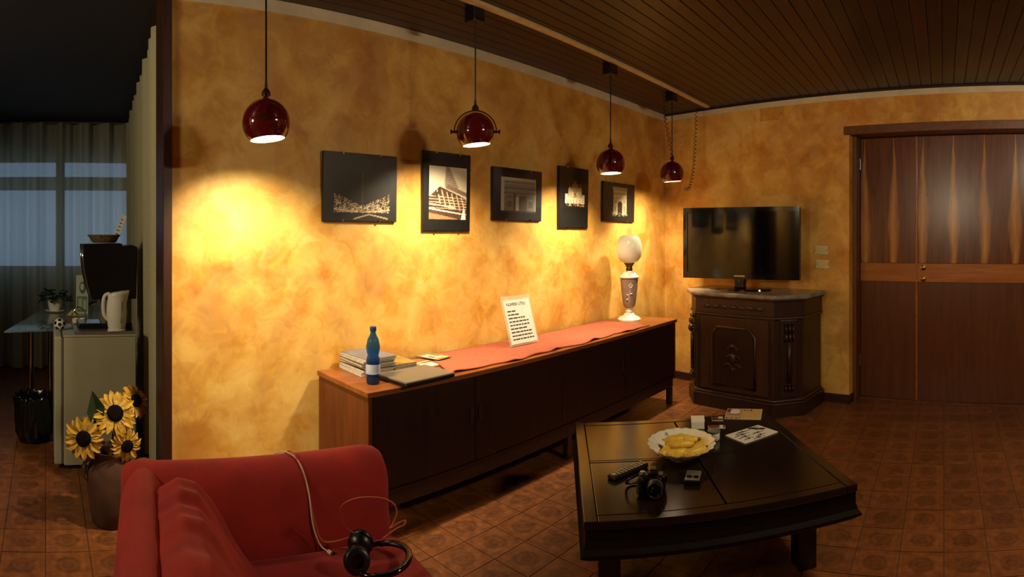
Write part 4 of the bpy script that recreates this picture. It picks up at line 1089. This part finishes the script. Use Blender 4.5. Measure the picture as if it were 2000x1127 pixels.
# toy ball on the fridge corner
tb = thing('toy_football', 'small black and white toy football on the fridge top corner', 'toy', (.094, 3.80, .8455))
MB().ball((0, 0, .04), .04, 20, 14).build('ball', 'white_plastic', tb, smooth=True)
pat = [Vector(p).normalized() for p in ((0, -1, .1), (-.75, -.6, .3), (.75, -.6, .25), (0, -.6, .85), (-.5, -.7, -.6), (.5, -.7, -.6), (-1, .2, -.2), (1, .2, -.2), (0, .5, .8))]
for d in pat:
    Mq = Matrix.Translation(Vector((0, 0, .04)) + d * .0375) @ d.to_track_quat('Z', 'Y').to_matrix().to_4x4()
    MB(Mq).lathe([(.014, 0), (.0125, .0022), (.0001, .0034)], 5).build('patch', 'black_plastic', tb)
# glass table
gt = thing('glass_table', 'glass-topped table with chrome legs behind the small fridge', 'table', (0, 0, 0))
MB().prism([(-.30, 4.13), (.44, 4.30), (.70, 5.62), (-.02, 5.45)], .768, .78).build('glass_top', 'table_glass', gt, bevel=.003)
for x, y in ((-.115, 4.52), (.045, 5.25), (.36, 4.62), (.52, 5.42)):
    MB().tube([(x, y, 0.01), (x, y, .767)], .024, 14).build('leg', 'chrome', gt, smooth=40)
    MB().lathe([(.04, 0), (.04, .012), (.024, .014)], 16, (x, y, 0)).build('foot', 'chrome', gt, smooth=30)
# pot plant, card, toy house
pp = thing('potted_plant', 'small dark leafy plant in a white pot and saucer on the glass table', 'plant', (.085, 5.20, .7805))
MB().lathe([(.0001, 0), (.07, 0), (.088, .012), (.085, .014), (.0001, .006)], 28, caps=False).build('saucer', 'white_china', pp, smooth=40)
MB().lathe([(.045, .007), (.06, .05), (.066, .10), (.062, .10), (.0001, .085)], 28).build('pot', 'white_china', pp, smooth=40)
for k in range(64):
    a = random.uniform(0, 2 * PI); e = random.uniform(.1, 1.2); rr = random.uniform(.04, .13); c = Vector((math.cos(a) * rr * math.cos(e * .6), math.sin(a) * rr * math.cos(e * .6), .10 + .10 * math.sin(e) * random.uniform(.5, 1.2)))
    Mq = Matrix.Translation(c) @ Matrix.Rotation(a, 4, 'Z') @ Matrix.Rotation(random.uniform(-.6, .9), 4, 'Y')
    l = random.uniform(.045, .07)
    MB(Mq).add([(0, 0, 0), (l * .5, l * .42, .006), (l, 0, 0), (l * .5, -l * .42, .006), (l * .5, 0, -.004)], [(0, 4, 1), (1, 4, 2), (2, 4, 3), (3, 4, 0)]).build('leaf', 'plant_green', pp, fix=False)
st_ = MB()
for k in range(9):
    a = 2 * PI * k / 9; st_.tube([(0, 0, .085), (.05 * math.cos(a), .05 * math.sin(a), .15), (.09 * math.cos(a), .09 * math.sin(a), .16)], .002, 5)
st_.build('stems', 'stem_green', pp)
im = Pic(30, 60, '#b9bfa0'); im.rect(.08, .05, .92, .45, '#5c7a4a'); im.ell(.55, .68, .28, .16, '#4d5a4a'); im.ell(.5, .7, .15, .09, '#c9cdb4'); im.rect(.2, .12, .5, .4, '#a8b48a'); im.rect(.6, .12, .85, .36, '#a8b48a')
mc = thing('menu_card', 'green and white standing card at the back of the glass table', 'card', (.315, 5.05, .7805), rot=(R(-8), 0, R(-6)))
box('board', 'paper', -.045, .06, 0, .003, 0, .34, mc); im.build('printed_face', mc, lambda u, v: (-.043 + u * .101, -.0006, .003 + v * .334))
box('foot', 'paper', -.045, .06, 0, .04, 0, .003, mc)
th_ = thing('toy_house', 'tiny toy house with a yellow roof on the glass table', 'toy', (.215, 4.55, .7805), R(-10))
box('walls', 'brown_toy', -.035, .035, -.03, .03, 0, .06, th_); MB().prism([(-.045, .06), (.045, .06), (.0, .105)], -.036, .036, 'y').build('roof', 'yellow_toy', th_)
box('door', 'paper', .004, .022, -.032, -.03, .002, .034, th_); box('chimney', 'brown_toy', .012, .022, -.005, .005, .08, .115, th_)
# cups in front of the machine
cr = thing('cup_rack', 'little chrome rack holding cups beside the coffee machine', 'rack', (.235, 4.02, .8455))
MB().tube(spline([(-.05, 0, .006), (-.045, 0, .08), (0, 0, .125), (.045, 0, .08), (.05, 0, .006)], 6), .005, 6).build('hoop', 'chrome', cr, smooth=True)
box('tray', 'chrome', -.055, .055, -.03, .03, 0, .006, cr, bevel=.002)
for k, x in enumerate((-.025, .025)):
    c_ = thing('espresso_cup', ('left', 'right')[k] + ' tiny espresso cup standing on the chrome rack', 'cup', (.235 + x, 4.02, .852), group='espresso cups')
    MB().lathe([(.0001, .004), (.012, 0), (.018, .012), (.021, .04), (.019, .04), (.0001, .008)], 18, caps=False).build('cup', 'white_china', c_, smooth=40)
    MB().tube(spline([(.02, 0, .032), (.03, 0, .026), (.027, 0, .014), (.018, 0, .012)], 4), .0025, 6).build('handle', 'white_china', c_, smooth=True)

# bin with a black bag
bn = thing('waste_bin', 'round bin lined with a shiny black bag under the glass table', 'bin', (-.085, 4.14, 0))
MB().lathe([(.11, 0), (.115, .02), (.132, .30), (.128, .30), (.11, .03), (.0001, .025)], 28).build('pail', 'black_plastic', bn, smooth=40)
def bag(u, v):
    a = 2 * PI * u; cr_ = .006 * math.sin(a * 9 + v * 7) + .004 * math.sin(a * 17 - v * 11)
    prof = [(.128, .045), (.138, .16), (.142, .28), (.14, .315), (.126, .33), (.115, .30), (.105, .2)]
    k = v * (len(prof) - 1); i = min(int(k), len(prof) - 2); f = k - i; r_ = prof[i][0] * (1 - f) + prof[i + 1][0] * f; z = prof[i][1] * (1 - f) + prof[i + 1][1] * f
    return ((r_ + cr_) * math.cos(a), (r_ + cr_) * math.sin(a), z + 1.2 * cr_ * (v > .3))
MB().grid(bag, 72, 22, closeu=True).build('bag', 'bin_bag', bn, smooth=True)

# sunflowers in a clay jar
vs_ = thing('clay_vase', 'brown clay jar standing in the opening behind the red armchair', 'vase', (.335, 2.93, 0))
MB().lathe([(.085, 0), (.095, .01), (.112, .10), (.125, .20), (.122, .28), (.10, .335), (.094, .36), (.104, .38), (.096, .38), (.088, .355), (.10, .28), (.0001, .1)], 40).build('jar', 'clay', vs_, smooth=50)
MB().tube(spline([(-.10, -.02, .345), (-.135, -.03, .32), (-.14, -.03, .27), (-.118, -.025, .235)], 6), .011, 8).build('handle', 'clay', vs_, smooth=True)
def sunflower(c, look, rad, label, seed):
    rnd = random.Random(seed); base = Vector((.335, 2.93, .15))
    p = thing('sunflower', label, 'flower', (.335, 2.93, .15), group='sunflowers in the clay jar')
    d = Vector(look).normalized(); C = Vector(c); Mq = Matrix.Translation(C - base) @ d.to_track_quat('Z', 'Y').to_matrix().to_4x4()
    MB().tube(spline([(rnd.uniform(-.03, .03), rnd.uniform(-.03, .03), 0), ((C - base) * .55) + Vector((0, .015, .03)), C - base - d * .03, C - base - d * .004], 6), .0055, 7).build('stem', 'stem_green', p, smooth=True)
    MB(Mq).lathe([(.0001, -.012), (rad * .30, -.006), (rad * .36, .004), (rad * .33, .016), (rad * .18, .022), (.0001, .019)], 24).build('seed_disc', 'seed_disc', p, smooth=True)
    for ring_ in range(2):
        n = 13
        for k in range(n):
            a = 2 * PI * (k + .5 * ring_ + rnd.uniform(-.2, .2)) / n; L = rad * rnd.uniform(.62, .76); w_ = rad * .155; droop = rnd.uniform(-.15, .35)
            Mp = Mq @ Matrix.Rotation(a, 4, 'Z') @ Matrix.Translation((rad * .29, 0, -.004 * ring_ + .002)) @ Matrix.Rotation(droop, 4, 'Y')
            MB(Mp).add([(0, -w_ * .45, 0), (0, w_ * .45, 0), (L * .45, -w_, .006), (L * .45, w_, .006), (L * .45, 0, -.002), (L * .8, -w_ * .6, .002), (L * .8, w_ * .6, .002), (L, 0, -.006), (L * .8, 0, -.004)],
                       [(0, 4, 2), (0, 1, 4), (1, 3, 4), (2, 4, 8, 5), (4, 3, 6, 8), (5, 8, 7), (8, 6, 7)]).build('petal', 'petal', p, fix=False)
    return p
sunflower((.190, 2.84, .465), (-.28, -1, .18), .110, 'sunflower facing forward on the left of the clay jar', 1)
sunflower((.350, 2.86, .580), (.02, -1, .55), .118, 'sunflower tilted upward, topmost in the clay jar', 2)
sunflower((.405, 2.83, .425), (.35, -1, -.1), .090, 'smaller sunflower low on the right of the clay jar', 3)
sunflower((.475, 2.99, .60), (.6, -.8, .5), .095, 'sunflower half hidden at the back by the wooden post', 4)
lfb = MB(Matrix.Translation((.255, 2.86, .60)) @ Matrix.Rotation(R(-12), 4, 'Y'))
lfb.add([(-.035, 0, -.08), (-.05, -.01, 0), (0, .0, .10), (.045, -.008, .01), (.02, 0, -.08), (0, .012, .0)], [(0, 5, 1), (1, 5, 2), (2, 5, 3), (3, 5, 4), (4, 5, 0)])
lb = lfb.build('sunflower_leaf', 'leaf_green', fix=False); tag(lb, 'single broad dark green leaf rising behind the sunflowers', 'leaf')
MB().tube(spline([(.30, 2.92, .20), (.275, 2.89, .40), (.262, 2.865, .53)], 5), .004, 6).build('stalk', 'stem_green', lb, smooth=True)
